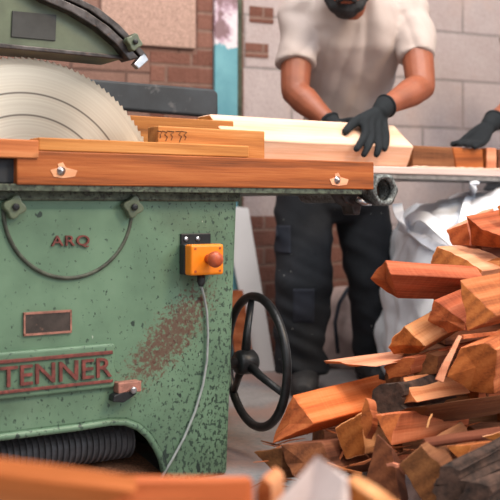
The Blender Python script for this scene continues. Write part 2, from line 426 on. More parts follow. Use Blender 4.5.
# cabinet ------------------------------------------------------------
br = ML(228, 475); tr = ML(238, 196)
SR0, SR1, ZT = br.x, tr.x, ML(120, 196).z
arch_px = [(0, 437), (40, 432), (80, 427), (110, 422), (125, 422), (138, 427), (148, 436), (157, 450), (163, 463), (167, 480)]
arch = [ML(x, y) for x, y in arch_px]
arch = [Vector((-1.22, 0, arch[0].z))]+arch+[Vector((ML(169, 500).x, 0, 0))]
outl = [Vector((p.x, 0, p.z)) for p in arch]+[Vector((SR0, 0, 0)), Vector((SR1, 0, ZT)), Vector((-1.3, 0, ZT)), Vector((-1.3, 0, 0)), Vector((-1.22, 0, 0))]
cb = MB().prism(outl, (0, .035, 0))
cb.prism([Vector((SR0, .035, 0)), Vector((SR1, .035, ZT)), Vector((SR1-.03, .035, ZT)), Vector((SR0-.03, .035, 0))], (0, .58, 0))
cb.box(-1.3, -1.26, .035, .615, 0, ZT).box(-1.26, SR0-.03, .58, .615, 0, ZT).box(-1.26, SR1-.03, .035, .58, ZT-.03, ZT)
cb.build('cabinet', 'green', saw, bevel=.012, seg=3)
lip = [Vector((p.x, -.002, p.z)) for p in arch[:-1]]
MB().tube(lip, .0085, 8).build('arch_lip', 'edge_iron' if False else 'green', saw, smooth=True)
# top flange and bed plate
MB().box(-1.3, SR1+.004, -.008, .6, ZT-.012, ZT+.012).build('flange', 'edge_iron', saw, bevel=.004)
zb = ML(200, 188, -.04).z
MB().box(-1.3, ML(361, 190, -.04).x, -.045, .62, zb-.012, zb+.004).box(-1.3, SR1-.02, .03, .55, ZT+.012, zb-.012).build('bed_plate', 'edge_iron', saw, bevel=.003)
# cover plate with raised dirty lip
cl, cr_, cm = ML(3, 213), ML(131, 212), ML(66, 278)
ccx, rad = (cl.x+cr_.x)/2, (cr_.x-cl.x)/2; ccz = cm.z+rad
arc = [Vector((ccx+rad*math.cos(a), 0, ccz+rad*math.sin(a))) for a in [PI+PI*i/36 for i in range(37)]]
MB().prism([Vector((p.x, -.004, p.z)) for p in arc], (0, .01, 0)).build('cover_plate', 'green', saw)
MB().tube([Vector((p.x, -.003, p.z)) for p in arc], .005, 8).build('cover_rim', plain('grimy_rim', (66, 70, 60), .6, 0, .3, 40, .3), saw, smooth=True)
def star_knob(name, c, r, parent, ax=(0, -1, 0), mat='guard'):
    ax = Vector(ax); e1 = Vector((1, 0, 0)); e2 = Vector((0, 0, 1)); pts = []
    for i in range(32):
        a = 2*PI*i/32; rr = r*(1+.16*math.cos(4*a+.8)); pts.append(Vector(c)+(e1*math.cos(a)+e2*math.sin(a))*rr)
    k = MB().prism(pts, ax*.022).lathe([(r*.35, 0), (r*.35, .006), (r*.28, .009)], Vector(c)+ax*.021, ax, 12, mi=1).build(name, [mat, 'black_iron'], parent, bevel=.004, seg=3)
    return k
for q in ((12, 207), (130, 207)):
    star_knob('star_knob', ML(q[0], q[1], -.004), .024, saw)
# lettering
def letters(txt, x0, x1, z0, z1, y, mat, parent, depth=.004, spacing=1.0):
    cu = bpy.data.curves.new('lettering', 'FONT'); cu.body = txt; cu.extrude = .05; cu.resolution_u = 4; cu.space_character = spacing; cu.offset = .006
    t = bpy.data.objects.new('lettering', cu); C.objects.link(t)
    dg = bpy.context.evaluated_depsgraph_get(); dg.update(); me = bpy.data.meshes.new_from_object(t.evaluated_get(dg))
    bpy.data.objects.remove(t)
    xs = [v.co.x for v in me.vertices]; ys = [v.co.y for v in me.vertices]
    a, b, c, d = min(xs), max(xs), min(ys), max(ys)
    for v in me.vertices:
        v.co = ((v.co.x-a)/(b-a)*(x1-x0)+x0, y-depth*(1 if v.co.z > 0 else 0), (v.co.y-c)/(d-c)*(z1-z0)+z0)
    me.materials.clear(); me.materials.append(M[mat])
    o = bpy.data.objects.new('lettering', me); C.objects.link(o); o.parent = parent; return o
q0, q1 = ML(50, 248), ML(88, 235)
letters('ARQ', q0.x, q1.x, q0.z, q1.z, -.004, 'rustred', saw, .006, 1.12)
# nameplates
q0, q1 = ML(23, 336), ML(71, 310)
npl = MB().box(q0.x, q1.x, -.004, .002, q0.z+.002, q1.z).build('nameplate', 'plate', saw, bevel=.001)
fr = MB()
for (x0, x1, z0, z1) in ((q0.x, q1.x, q0.z, q0.z+.005), (q0.x, q1.x, q1.z-.004, q1.z+.001), (q0.x, q0.x+.004, q0.z, q1.z), (q1.x-.004, q1.x, q0.z, q1.z)):
    fr.box(x0, x1, -.0055, .002, z0, z1)
fr.build('nameplate_frame', 'latch', npl)
q0, q1 = ML(-60, 397), ML(113, 345)
zp0, zp1 = (ML(0, 397).z+ML(112, 389).z)/2, (ML(0, 350).z+ML(112, 345).z)/2
plate = MB().box(q0.x, q1.x, -.012, .004, zp0, zp1).build('maker_plate', 'green', saw, bevel=.006, seg=3)
MB().box(q0.x+.02, q1.x-.008, -.017, -.010, zp0+.014, zp0+.021).box(q0.x+.02, q1.x-.008, -.017, -.010, zp1-.024, zp1-.016).build('plate_bar', 'rustred', plate, bevel=.001)
letters('STENNER', ML(-17, 370).x, ML(109, 370).x, zp0+.028, zp1-.031, -.012, 'rustred', plate, .006, 1.0)
# latch
q0, q1 = ML(113, 391), ML(136, 379)
la = MB().box(q0.x, q1.x, -.03, 0, q1.z-.026, q1.z).build('latch', 'latch', saw, bevel=.003)
lp = [ML(113, 402, -.03), ML(124, 403, -.03), ML(137, 394, -.03), ML(134, 386, -.03), ML(122, 392, -.03), ML(114, 396, -.03)]
MB().prism(lp, (0, .028, 0)).build('lever', 'black_iron', la, bevel=.003)
MB().lathe([(.008, 0), (.008, .006), (.005, .009)], ML(133, 390, -.03), (0, -1, 0), 12).build('bolt', 'steel', la, smooth=False)
# control box
q0, q1 = ML(189, 274), ML(221, 243)
bw, bh = q1.x-q0.x, q1.z-q0.z
x0, x1, z0, z1 = q0.x-.03, q0.x-.03+bw, q0.z, q1.z
st = MB().box(x0, x1, -.028, -.002, z0, z1).build('emergency_stop', 'blackplastic', saw, bevel=.004)
MB().box(x0, x1, -.062, -.0285, z0, z1).build('cover', 'orange', st, bevel=.006, seg=3)
bc = Vector(((x0+x1)/2+.002, -.062, (z0+z1)/2+.002))
MB().lathe([(.012, 0), (.012, .016), (.019, .024), (.0205, .034), (.017, .043), (.009, .047), (0, .048)], bc, (0, -1, 0), 24).build('push_button', 'redbtn', st, smooth=True)
for dx in (.012, bw-.012):
    for dz in (.01, bh-.01): MB().lathe([(.0032, 0), (.0032, .0012)], (x0+dx, -.062, z0+dz), (0, -1, 0), 8).build('screw', 'redbtn', st)
MB().lathe([(.010, 0), (.010, -.02), (.006, -.03)], ((x0+x1)/2, -.03, z0), (0, 0, 1), 14).build('cable_gland', 'blackplastic', st, smooth=True)
bk = ML(187, 244); bk1 = ML(219, 232)
MB().box(x0+.004, x1-.004, -.006, 0, z1-.004, z1+.026).build('bracket', 'black_iron', st, bevel=.002)
for dx in (.018, .052):
    MB().lathe([(.006, 0), (.006, .003), (.003, .005)], (x0+dx, -.006, z1+.012), (0, -1, 0), 10).build('screw', 'steel', st)
cpx = [(206, 296), (209, 312), (210, 335), (209, 360), (205, 385), (197, 412), (186, 438), (174, 460), (162, 480)]
cp = [Vector(((x0+x1)/2, -.03, z0-.028))]+[ML(x-2, y, -.008) for x, y in cpx]
MB().tube(cp, .0033, 8).build('cable', 'cable', st, smooth=True)
# dust hose inside the arch
hz = ML(60, 447, .11).z; prof = []; hs0, hs1 = ML(-90, 447, .11).x, ML(128, 447, .11).x
n = int((hs1-hs0)/.0155)
for i in range(n):
    h = i*.0155; prof += [(.044, h), (.044, h+.0088), (.05, h+.0098), (.05, h+.0138), (.044, h+.0148)]
MB().lathe(prof, (hs0, .11, hz), (1, 0, 0), 28).build('dust_hose', 'hose', saw)
# wooden fence boards
fL, fR = ML(17, 0, -.05).x, ML(374, 0, -.05).x
zf0, zf1 = ML(190, 187, -.05).z, ML(300, 159.5, -.05).z
fence = MB().box(fL, fR, -.05, .012, zf0, zf1).build('fence', 'fence', saw, bevel=.003)
for (bx, by) in ((61, 171), (337, 180)):
    c = ML(bx, by, -.05)
    pts = [Vector((c.x+x_, -.0512, c.z+z_)) for x_, z_ in ((-.026, .002), (-.018, -.013), (.004, -.016), (.034, -.012), (.04, .002), (.012, .008), (.004, .02), (-.008, .016), (-.006, .007))]
    MB().prism(pts, (0, .01, 0)).build('chipped_recess', 'chipwood', fence)
    MB().lathe([(.0105, 0), (.0105, .0015), (.006, .003), (.006, .007), (.0, .0085)], (c.x, -.051, c.z), (0, -1, 0), 14).build('bolt', 'steel', fence, smooth=True)
MB().box(-1.2, ML(16.5, 0, -.03).x, -.03, .012, zb+.005, ML(20, 158.5, -.05).z).build('fence_support', 'blacksteel', saw, bevel=.003)
x1 = ML(249, 0, -.045).x; x0 = ML(38.5, 0, -.045).x
zt1 = ML(140, 141.5, -.045).z
MB().box(x0, x1, -.046, .012, zf1+.001, zt1).build('upper_board', 'fence_pale', saw, bevel=.003)
MB().box(-1.2, x0-.003, -.056, .012, ML(20, 158, -.05).z, ML(20, 139.5, -.05).z).build('upper_board', 'fence_pale', saw, bevel=.003)
xa, xb = ML(155, 0, .03).x, ML(261.5, 0, .03).x
cbd = MB().box(xa, xb, .014, .07, zf1-.01, ML(230, 130, .03).z).build('backing_board', 'fence_pale', saw, bevel=.003)
cr2 = MB()
for i, (xx, hh) in enumerate(((159, 4), (164, 7), (170, 6), (178, 8), (183, 6))):
    pth = [ML(xx+dx*R.uniform(.6, 1.5), 131+dy+R.uniform(-.6, .6), .0135) for dx, dy in ((-2, .5), (3, 1), (1, 4), (3, 5.5), (1.5, hh+3))]
    MB().tube(pth, .0011, 5).build('crack', 'bark', cbd)
xa, xb = ML(120, 0, .34).x, ML(232, 0, .34).x
MB().box(xa, xb, .33, .37, zb+.004, ML(180, 118, .33).z).build('guide_board', 'fence', saw, bevel=.003)
# blade
bcpt = ML(27, 208, .2); R_BL = .379
bl = MB(); NTE = 140; ring = []
for i in range(NTE):
    for (fr_, rr) in ((0, -.002), (.15, .002), (.7, -.003), (.99, -.004)):
        a = -2*PI*(i+fr_)/NTE; ring.append(Vector(((R_BL-.004+rr)*math.cos(a), 0, (R_BL-.004+rr)*math.sin(a))))
n = len(ring); half = .0018; v = []; f = []
radii = [R_BL-.02, .25, .08]
for side in (-1, 1):
    v += [Vector((p.x, side*half*1.4, p.z)) for p in ring]
    for rr in radii: v += [Vector((p.x, 0, p.z)).normalized()*rr+Vector((0, side*half, 0)) for p in ring]
L = (1+len(radii))*n
for s_ in (0, 1):
    o = s_*L
    for k in range(len(radii)):
        for i in range(n): j = (i+1) % n; f.append((o+k*n+i, o+k*n+j, o+(k+1)*n+j, o+(k+1)*n+i))
    f.append(tuple(o+len(radii)*n+i for i in range(n)))
for i in range(n): j = (i+1) % n; f.append((i, j, L+j, L+i))
bl.add(v, f); bo = bl.build('blade', 'blade', saw, loc=bcpt)
MB().lathe([(.06, 0), (.06, .012), (.025, .014), (.025, .035), (.0, .036)], (0, -.002, 0), (0, -1, 0), 24).build('arbor_flange', 'iron', bo, bevel=.002)
# blade guard with slotted curved rail
GB = .12
g = [ML(x, y, GB) for x, y in ((-140, 32), (0, 47), (66, 53), (125, 59), (117, 44), (96, 27), (70, 11), (42, 0), (10, -12), (-30, -22), (-140, -26))]
gd = MB().prism(g, (0, .14, 0)).build('blade_guard', 'guard', saw, bevel=.006, seg=3)
MB().prism([ML(x, y, GB-.006) for x, y in ((-100, 36), (0, 47.5), (124, 59.5), (122, 55.5), (0, 43), (-100, 31))], (0, .01, 0)).build('guard_lip', 'iron', gd, bevel=.002)
q = [ML(x, y, GB) for x, y in ((11, 37), (55, 41), (56, 15), (12, 11))]
MB().prism([Vector((p.x, GB-.004, p.z)) for p in q], (0, .006, 0)).build('nameplate', 'darkplate', gd, bevel=.001)
inner = [(20, -14), (42, 1), (70, 13), (96, 29), (116, 46), (128, 61)]
outer = [(46, -24), (72, -4), (98, 9), (118, 25), (134, 42), (146, 56)]
def dense(l, n=6):
    o = []
    for i in range(len(l)-1):
        for k in range(n): t = k/n; o.append((l[i][0]*(1-t)+l[i+1][0]*t, l[i][1]*(1-t)+l[i+1][1]*t))
    return o+[l[-1]]
def band(fa, fb, y0, y1, b):
    ii = [ML(x, y, b) for x, y in [(i_[0]*(1-fa)+o_[0]*fa, i_[1]*(1-fa)+o_[1]*fa) for i_, o_ in zip(dense(inner), dense(outer))]]
    oo = [ML(x, y, b) for x, y in [(i_[0]*(1-fb)+o_[0]*fb, i_[1]*(1-fb)+o_[1]*fb) for i_, o_ in zip(dense(inner), dense(outer))]]
    m = MB(); n_ = len(ii)
    v = []
    for i in range(n_): v += [(ii[i].x, y0, ii[i].z), (oo[i].x, y0, oo[i].z), (oo[i].x, y1, oo[i].z), (ii[i].x, y1, ii[i].z)]
    f = [(0, 1, 2, 3), tuple(4*(n_-1)+k for k in (3, 2, 1, 0))]
    for i in range(n_-1):
        for k in range(4): k2 = (k+1) % 4; f.append((4*i+k, 4*i+k2, 4*i+4+k2, 4*i+4+k))
    return m.add(v, f)
rl = band(.0, .52, GB-.03, GB+.02, GB-.02).build('curved_rail', 'iron', gd, bevel=.003)
band(.62, 1.0, GB-.03, GB+.02, GB-.02).build('rail_edge', 'iron', rl, bevel=.003)
band(.5, .64, GB-.012, GB+.01, GB-.02).build('slot', 'black_iron', gd)
star_knob('star_knob', ML(131, 43, GB-.03), .02, gd)
tp = [ML(x, y, GB-.03) for x, y in ((134, 64), (139, 69), (149, 60), (144, 52))]
MB().prism(tp, (0, .02, 0)).build('rail_tip', 'steel', rl, bevel=.002)
MB().box(-1.25, -1.13, .3, .42, ZT, 1.5).box(-1.25, -.7, .14, .3, 1.28, 1.4).build('guard_post', 'guard', saw, bevel=.01)
# dark bar behind the blade
q0, q1 = ML(60, 0, .62).x, ML(218, 0, .62).x
ztop, zbot = ML(160, 84.5, .62).z, ML(180, 115, .62).z
MB().prism([ML(x, y, .62) for x, y in ((-40, 68), (214, 89), (218.5, 93), (218.5, 116), (215, 117), (-40, 97))], (0, .04, 0)).box(-.9, -.82, .63, .65, zb, zbot).box(-.14, -.06, .63, .65, zb-.012, zbot).build('rear_fence', 'blacksteel', saw, bevel=.008, seg=3)
# hand wheel on the right end
wc = Vector((.175, .13, ML(248, 362, .13).z)); wax = Vector((1, -.12, 0)).normalized(); we1 = Vector((0, 0, 1)); we2 = wax.cross(we1)
WR = .181
whl = MB().tube([wc+(we1*math.cos(a)+we2*math.sin(a))*WR for a in [2*PI*i/48 for i in range(48)]], .0125, 12, close=True).build('hand_wheel', 'black_iron', saw, smooth=True)
hub0 = wc-wax*.03
for a in (-8, 112, 232):
    e = we1*math.cos(math.radians(a))+we2*math.sin(math.radians(a))
    MB().tube([hub0+e*.02, hub0+e*.08+wax*.008, wc+e*(WR-.006)], [.014, .011, .009], 10).build('spoke', 'black_iron', whl, smooth=True)
MB().lathe([(.03, -.03), (.034, -.02), (.034, .02), (.024, .03), (.0, .032)], hub0, wax, 20).build('hub', 'black_iron', whl, smooth=True)
MB().lathe([(.016, 0), (.016, .13)], (SR0-.02, hub0.y, hub0.z), (1, 0, 0), 14).build('shaft', 'iron', whl, smooth=True)
bz = ML(232, 360, .1).z
MB().box(SR0-.012, SR0+.05, .05, .16, bz-.075, bz+.075).build('bearing_housing', 'green', saw, bevel=.02, seg=4)
# tube end and bracket below the table end
tc = ML(383, 190, -.03)
tb = MB(); n = 28; v = []; f = []
prof = [(.030, .0), (.034, -.012), (.044, -.012), (.047, 0.0), (.047, .018), (.036, .03), (.036, .36), (.029, .36), (.029, .01)]
for (r, h) in prof:
    for j in range(n):
        a = 2*PI*j/n; rr = r*(1+(.06*math.cos(6*a) if r > .04 else 0)); v.append(tc+Vector((rr*math.cos(a), h, rr*math.sin(a))))
for i in range(len(prof)-1):
    for j in range(n): j2 = (j+1) % n; f.append((i*n+j, i*n+j2, (i+1)*n+j2, (i+1)*n+j))
tb.add(v, f).build('roller_tube', plain('corroded_grey_iron', (110, 116, 116), .55, .3, .35, 60, .6, (58, 54, 52), .55), saw, smooth=True)
MB().lathe([(.0295, 0), (.0295, .01)], tc+Vector((0, .05, 0)), (0, 1, 0), 20).build('tube_bore', plain('rusty_bore', (96, 66, 54), .9, 0, .3, 50, .3), saw)
hk = [ML(x, y, .02) for x, y in ((340, 194), (372, 192), (370, 203), (362, 206), (360, 215), (354, 215), (352, 206), (346, 203))]
MB().prism(hk, (0, .05, 0)).build('hanger_bracket', 'iron', saw, bevel=.004)
MB().tube([ML(357, 199, .0), ML(364, 203, -.005), ML(371, 203, -.005)], .008, 10).build('hook', 'steel', saw, smooth=True)
# long table plank to the right with the log on it
zp1_ = .824; zp0_ = .782
MB().box(.28, 2.0, .24, .49, zp0_+.018, zp1_).build('table_plank', 'pale', saw, bevel=.004)
MB().box(.26, 2.0, .245, .48, zp0_+.002, zp0_+.017).build('table_rail', 'roller_grey', saw, bevel=.003)
MB().box(1.7, 1.76, .28, .34, 0, zp0_+.001).box(1.7, 1.76, .40, .46, 0, zp0_+.001).build('table_leg', 'black_iron', saw)
MB().box(-.2, .30, .25, .60, zb+.005, zp1_).build('saw_bed', 'edge_iron', saw, bevel=.003)

# ------------------------------------------------------------------ timber pieces
def timber(name, ends, vec, mat, bark=None, rough=.0025, bev=.002, taper=1.0, nseg=14, label=None, cat='firewood', group=None, splinter=0.0):
    """ends: world points of the near end; vec: world vector along the grain"""
    ends = [Vector(p) for p in ends]; vec = Vector(vec); L_ = vec.length; X = vec.normalized()
    c = sum(ends, Vector())/len(ends)
    Z = Vector((0, 0, 1)); Z = (Z-X*Z.dot(X))
    if Z.length < .2: Z = Vector((0, 1, 0))-X*X.y
    Z.normalize(); Y = Z.cross(X)
    Mx = Matrix((X, Y, Z)).transposed().to_4x4(); Mx.translation = c
    inv = Mx.inverted(); pl = [inv @ p for p in ends]
    # orientation
    nm = Vector((0, 0, 0))
    for i in range(len(pl)): nm += pl[i].cross(pl[(i+1) % len(pl)])
    if nm.x > 0: pl.reverse()
    poly = []; src = []
    K = 7
    for i in range(len(pl)):
        a_, b2 = pl[i], pl[(i+1) % len(pl)]
        for k in range(K): poly.append(a_.lerp(b2, k/K)); src.append(k)
    n_ = len(poly); off = Vector((R.uniform(0, 50), R.uniform(0, 50), R.uniform(0, 50)))
    v = []; f = []
    cen = sum(pl, Vector())/len(pl)
    for i in range(nseg+1):
        t = i/nseg
        for k_, p in enumerate(poly):
            q_ = cen+(p-cen)*(1-(1-taper)*t); xx = p.x*(1-t)+(p.x*.3)*t+t*L_
            if i == nseg and splinter: xx += R.uniform(-splinter, splinter)
            q_ = Vector((xx, q_.y, q_.z))
            s_ = noise.noise_vector(Vector((q_.x*6, q_.y*28, q_.z*28))+off)*rough*(1.0 if src[k_] else .5)
            xr = 0.0
            g_ = noise.noise_vector(Vector((q_.x*2.5, q_.y*85, q_.z*85))+off)*rough*.8
            if i == 0: xr = max(-.02, min(.02, -(nm.y*(s_.y+g_.y)+nm.z*(s_.z+g_.z))/(nm.x if abs(nm.x) > 1e-7 else 1e-7)))
            v.append(q_+Vector((xr, s_.y+g_.y, s_.z+g_.z)))
    v0 = len(v); v.append(sum(v[:n_], Vector())/n_); v.append(Vector((sum(p.x for p in v[nseg*n_:v0])/n_, *(cen.yz))))
    for i in range(nseg):
        for j in range(n_): j2 = (j+1) % n_; f.append((i*n_+j, i*n_+j2, (i+1)*n_+j2, (i+1)*n_+j))
    for j in range(n_):
        j2 = (j+1) % n_; f.append((j2, j, v0)); f.append((nseg*n_+j, nseg*n_+j2, v0+1))
    m = MB().add(v, f); m.mi[-2*n_:] = [1]*(2*n_)
    em = {'log': 'bill_orange', 'bill': 'end', 'bill_orange': 'end', 'bill_tan': 'end', 'bill_pink': 'end', 'bill_dark': 'end_dark'}.get(mat, mat)
    o = m.build(name, [mat, em]); o.matrix_world = Mx
    if bev:
        b = o.modifiers.new('b', 'BEVEL'); b.width = bev; b.segments = 1; b.limit_method = 'ANGLE'; b.angle_limit = math.radians(38)
    if label: tag(o, label, cat, group)
    if bark is not None:
        a_, b2 = ends[bark], ends[(bark+1) % len(ends)]
        al, bl2 = inv @ a_, inv @ b2; outn = ((al+bl2)/2-cen); outn.x = 0; outn.normalize()
        v = []; f = []; nk = 8; ns = 22
        for lay in (0, 1):
            for i in range(ns+1):
                t = i/ns
                for k in range(nk+1):
                    w = k/nk; p = al.lerp(bl2, w); p = Vector((p.x*(1-t)+t*L_*.995, p.y, p.z)); bulge = .010*math.sin(PI*w)
                    r_ = noise.noise(Vector((p.x*22, p.y*70, p.z*70))+off)*.010
                    v.append(p+outn*((bulge+.004+max(r_, -.004)) if lay else -.004))
        S = (ns+1)*(nk+1)
        for i in range(ns):
            for k in range(nk):
                q_ = i*(nk+1)+k; a4 = (q_, q_+1, q_+nk+2, q_+nk+1); f.append(a4[::-1]); f.append(tuple(S+z for z in a4))
        edge = [i*(nk+1) for i in range(ns+1)]+[ns*(nk+1)+k for k in range(1, nk+1)]+[i*(nk+1)+nk for i in range(ns-1, -1, -1)]+[k for k in range(nk-1, 0, -1)]
        for i in range(len(edge)): e1, e2 = edge[i], edge[(i+1) % len(edge)]; f.append((e1, e2, S+e2, S+e1))
        MB().add(v, f).build('bark', 'bark', o)
    return o

def billet(label, poly, d, to, d2, mat='bill', name='split_billet', first=0, **kw):
    kw.setdefault('rough', .0034)
    """poly: (x, y[, extra depth]) seen corners of the near end; to: where its first corner ends up"""
    e = [P(p[0], p[1], d+(p[2] if len(p) > 2 else 0)) for p in poly]
    vec = P(to[0], to[1], d2)-e[first]
    return timber(name, e, vec, mat, label=label, **kw)

# the sawn log on the bench
s0, s1 = .176, .914
sec = [(.28, .893), (.378, .972), (.45, .968), (.475, .90), (.46, .8265), (.315, .8265)]
timber('sawn_log', [MW(s0, b, z) for b, z in sec], U*(s1-s0), 'log', label='pale freshly sawn log on the saw bench under a gloved hand', cat='log', rough=.002, bev=.003)
# blocks farther along the bench plank
def block(px0, px1, b, w, z1, mat, label, skew=0):
    a_ = ML(px0, 160, b).x; c_ = ML(px1, 160, b).x
    timber('sawn_block', [MW(a_, b, .8255), MW(a_+skew, b, z1), MW(a_+skew, b+w, z1), MW(a_, b+w, .8255)], U*(c_-a_-.004), mat, label=label, cat='wood block', rough=.0015, group='blocks on the bench plank')
block(413, 456, .36, .13, .905, 'bill_dark', 'dark brown wood block on the bench right after the white log', .0)
block(457, 486, .355, .12, .905, 'fence', 'orange brown wood block on the bench between dark and pink blocks', -.02)
block(487, 497.5, .35, .12, .908, 'bill_pink', 'narrow pale pink wood block on the bench under the second glove')
block(498.5, 530, .355, .12, .906, 'bill_dark', 'brown wood block at the far end of the bench plank')
# sawdust drift along the plank edge
m = MB(); n = 60; v = []; f = []
for i in range(n+1):
    s_ = .90+i*.0085; h = .004+.005*abs(noise.noise(Vector((s_*23, 0, 3))))
    v += [(s_, .243, zp1_), (s_, .25, zp1_+h), (s_, .275, zp1_+h*.8), (s_, .30, zp1_)]
for i in range(n):
    for k in range(3): f.append((4*i+k, 4*i+k+1, 4*i+k+5, 4*i+k+4))
    f.append((4*i+3, 4*i, 4*i+4, 4*i+7))
f += [(0, 1, 2, 3), (4*n+3, 4*n+2, 4*n+1, 4*n)]
tag(m.add(v, f).build('sawdust', plain('pale_sawdust', (226, 186, 164), .95, 0, .08, 200, .8), loc=M0, rot=(0, 0, TH), smooth=True), 'thin drift of pale sawdust along the bench plank edge', 'sawdust', kind='stuff')
# heap of sawdust inside the cabinet arch
m = MB(); nx, ny = 30, 14; v = []; f = []
for j in range(ny+1):
    for i in range(nx+1):
        x = -.82+.66*i/nx; y = .06+.5*j/ny
        e = max(0, 1-((x+.45)/.36)**2)*max(0, 1-((y-.3)/.27)**2)
        v.append((x, y, .001+.075*e**.7*(1+.35*noise.noise(Vector((x*9, y*9, 1))))))
for j in range(ny):
    for i in range(nx): q_ = j*(nx+1)+i; f.append((q_, q_+1, q_+nx+2, q_+nx+1))
tag(m.add(v, f).build('sawdust_heap', 'sawdust', loc=M0, rot=(0, 0, TH), smooth=True), 'brown sawdust heap on the floor inside the saw cabinet arch', 'sawdust', kind='stuff')

# ------------------------------------------------------------------ the heap of split billets
PILE = 'split billets in the firewood heap'
def bl_(label, poly, d, to, d2, mat='bill', **kw): return billet(label, poly, d, to, d2, mat, group=PILE, **kw)
# lower left
bl_('long orange billet with triangular end near the hand wheel', [(293, 394), (314, 424, -.03), (272, 443, -.03), (273, 437)], 2.40, (383, 373), 2.62, 'bill_orange', splinter=.012)
bl_('small dark billet poking out left at the foot of the heap', [(253, 452), (283, 447, -.03), (281, 479, -.02)], 2.36, (335, 447), 2.55, 'bill_dark', splinter=.01)
bl_('brown rounded end billet under the long orange billet', [(281, 445), (322, 441), (334, 470, -.02), (312, 482, -.03), (293, 476, -.02), (285, 463)], 2.31, (345, 436), 2.6, 'bill_dark')
bl_('square tan billet end under the right of the long orange billet', [(334, 428), (362, 412), (366, 455), (346, 460)], 2.34, (372, 418), 2.64, 'bill_tan')
bl_('thin upright orange splinter before the dark bark piece', [(365, 398), (373, 417), (366, 439), (360, 424)], 2.27, (372, 400), 2.31, 'bill', name='splinter')
bl_('rough dark bark covered chunk in the middle of the heap', [(369, 403), (383, 385), (402, 382), (402, 410), (385, 414)], 2.40, (430, 392), 2.62, 'bark', rough=.012)
bl_('flat tan billet with a pale top under the pale stick', [(403, 377), (418, 402, -.05), (404, 404, -.03)], 2.44, (456, 370), 2.62, 'bill_tan')
bl_('orange vee ended billet below the dark bark chunk', [(374, 415), (402, 413), (391, 446, -.02)], 2.25, (450, 404), 2.50, 'bill', )
bl_('dark wide billet below the flat tan billet', [(405, 408), (422, 405), (425, 424, .09), (400, 428, .09)], 2.27, (498, 396), 2.42, 'bill_dark')
bl_('upright brown wedge at the bottom of the heap', [(378, 434), (392, 448), (401, 503), (358, 503)], 2.14, (392, 446), 2.30, 'bill_dark', taper=.8)
bl_('dark pointed billet at the lower middle of the heap', [(399, 466), (421, 445), (438, 462), (462, 503), (424, 503)], 2.12, (440, 440), 2.40, 'bill_dark')
bl_('small orange triangle end beside the rough bark log', [(445, 446), (472, 443), (463, 465, -.01)], 2.20, (520, 438), 2.42, 'bill')
bl_('thin tan slat across the lower right of the heap', [(421, 445), (424, 438), (427, 446), (424, 449)], 2.16, (505, 432), 2.28, 'bill_dark')
bl_('rough bark log at the lower right corner', [(436, 478), (446, 466), (462, 468), (466, 490), (455, 506), (440, 500)], 2.06, (512, 440), 2.2, 'bark', rough=.014)
bl_('dark round bark log below the rough bark log', [(452, 505), (470, 487), (486, 490), (490, 512), (470, 522)], 2.03, (530, 470), 2.16, 'bark', rough=.012)
bl_('pale pink triangle of wood at the right edge low in heap', [(480, 437), (500, 431), (500, 444)], 2.18, (540, 432), 2.3, 'bill_pink')
# middle right
bl_('large orange knotty billet at the right edge of the heap', [(447, 377), (459, 347), (486, 343), (498, 350), (494, 394, .05), (470, 392, .05)], 2.36, (530, 336), 2.62, 'bill')
bl_('orange billet just below the long pink sliver', [(382, 367), (404, 357), (414, 357), (409, 375), (388, 380)], 2.50, (470, 345), 2.66, 'bill')
bl_('dark orange billet between the sliver and the flat tan billet', [(408, 362), (428, 352), (440, 356), (436, 374), (412, 377)], 2.52, (486, 342), 2.74, 'bill_dark')
sl = bl_('long thin pink splintered slab jutting left over the floor', [(324, 361), (376, 366.5, -.05), (327, 363.5)], 2.5, (383, 352), 2.6, 'bill_pink', name='splintered_slab', splinter=.02, taper=.8)
bl_('rounded orange billet resting on the pink splintered slab', [(388, 348), (391, 339), (404, 326), (425, 346, -.03), (420, 354, .03), (394, 355, .03)], 2.52, (440, 319), 2.72, 'bill_tan')
bl_('short chunky orange billet under the large pink wedge', [(427, 320), (434, 300), (466, 323, -.03), (466, 331, -.04), (448, 333)], 2.50, (478, 298), 2.64, 'bill')
bl_('large wedge billet with orange triangular end at right', [(459, 279), (497, 317, -.02), (467, 332, -.02)], 2.42, (520, 268), 2.62, 'bill')
bl_('long billet with pointed end jutting left in front of white sack', [(369, 278), (386, 260), (391, 274, -.05), (397, 298, .05), (386, 292, .05)], 2.52, (458, 283), 2.64, 'bill')
bl_('pale topped billet with dark round end above long jutting one', [(430, 263), (437, 246), (462, 257, -.03), (483, 271, -.07), (478, 280, -.07), (432, 276)], 2.70, (468, 259), 2.98, 'bill_pink')
bl_('orange billet with deep curved dark face at top right', [(466, 216), (481, 229, -.03), (500, 236, -.03), (500, 248, .07), (472, 246, .05)], 2.76, (506, 208), 2.95, 'bill')
bl_('small reddish billet behind the top of the heap', [(446, 230), (468, 222), (470, 246), (452, 246)], 2.86, (476, 214), 3.0, 'bill_pink')
bl_('orange corner of billet at the very top of heap', [(497, 206), (520, 198), (524, 216), (499, 216)], 2.78, (560, 198), 2.92, 'bill')
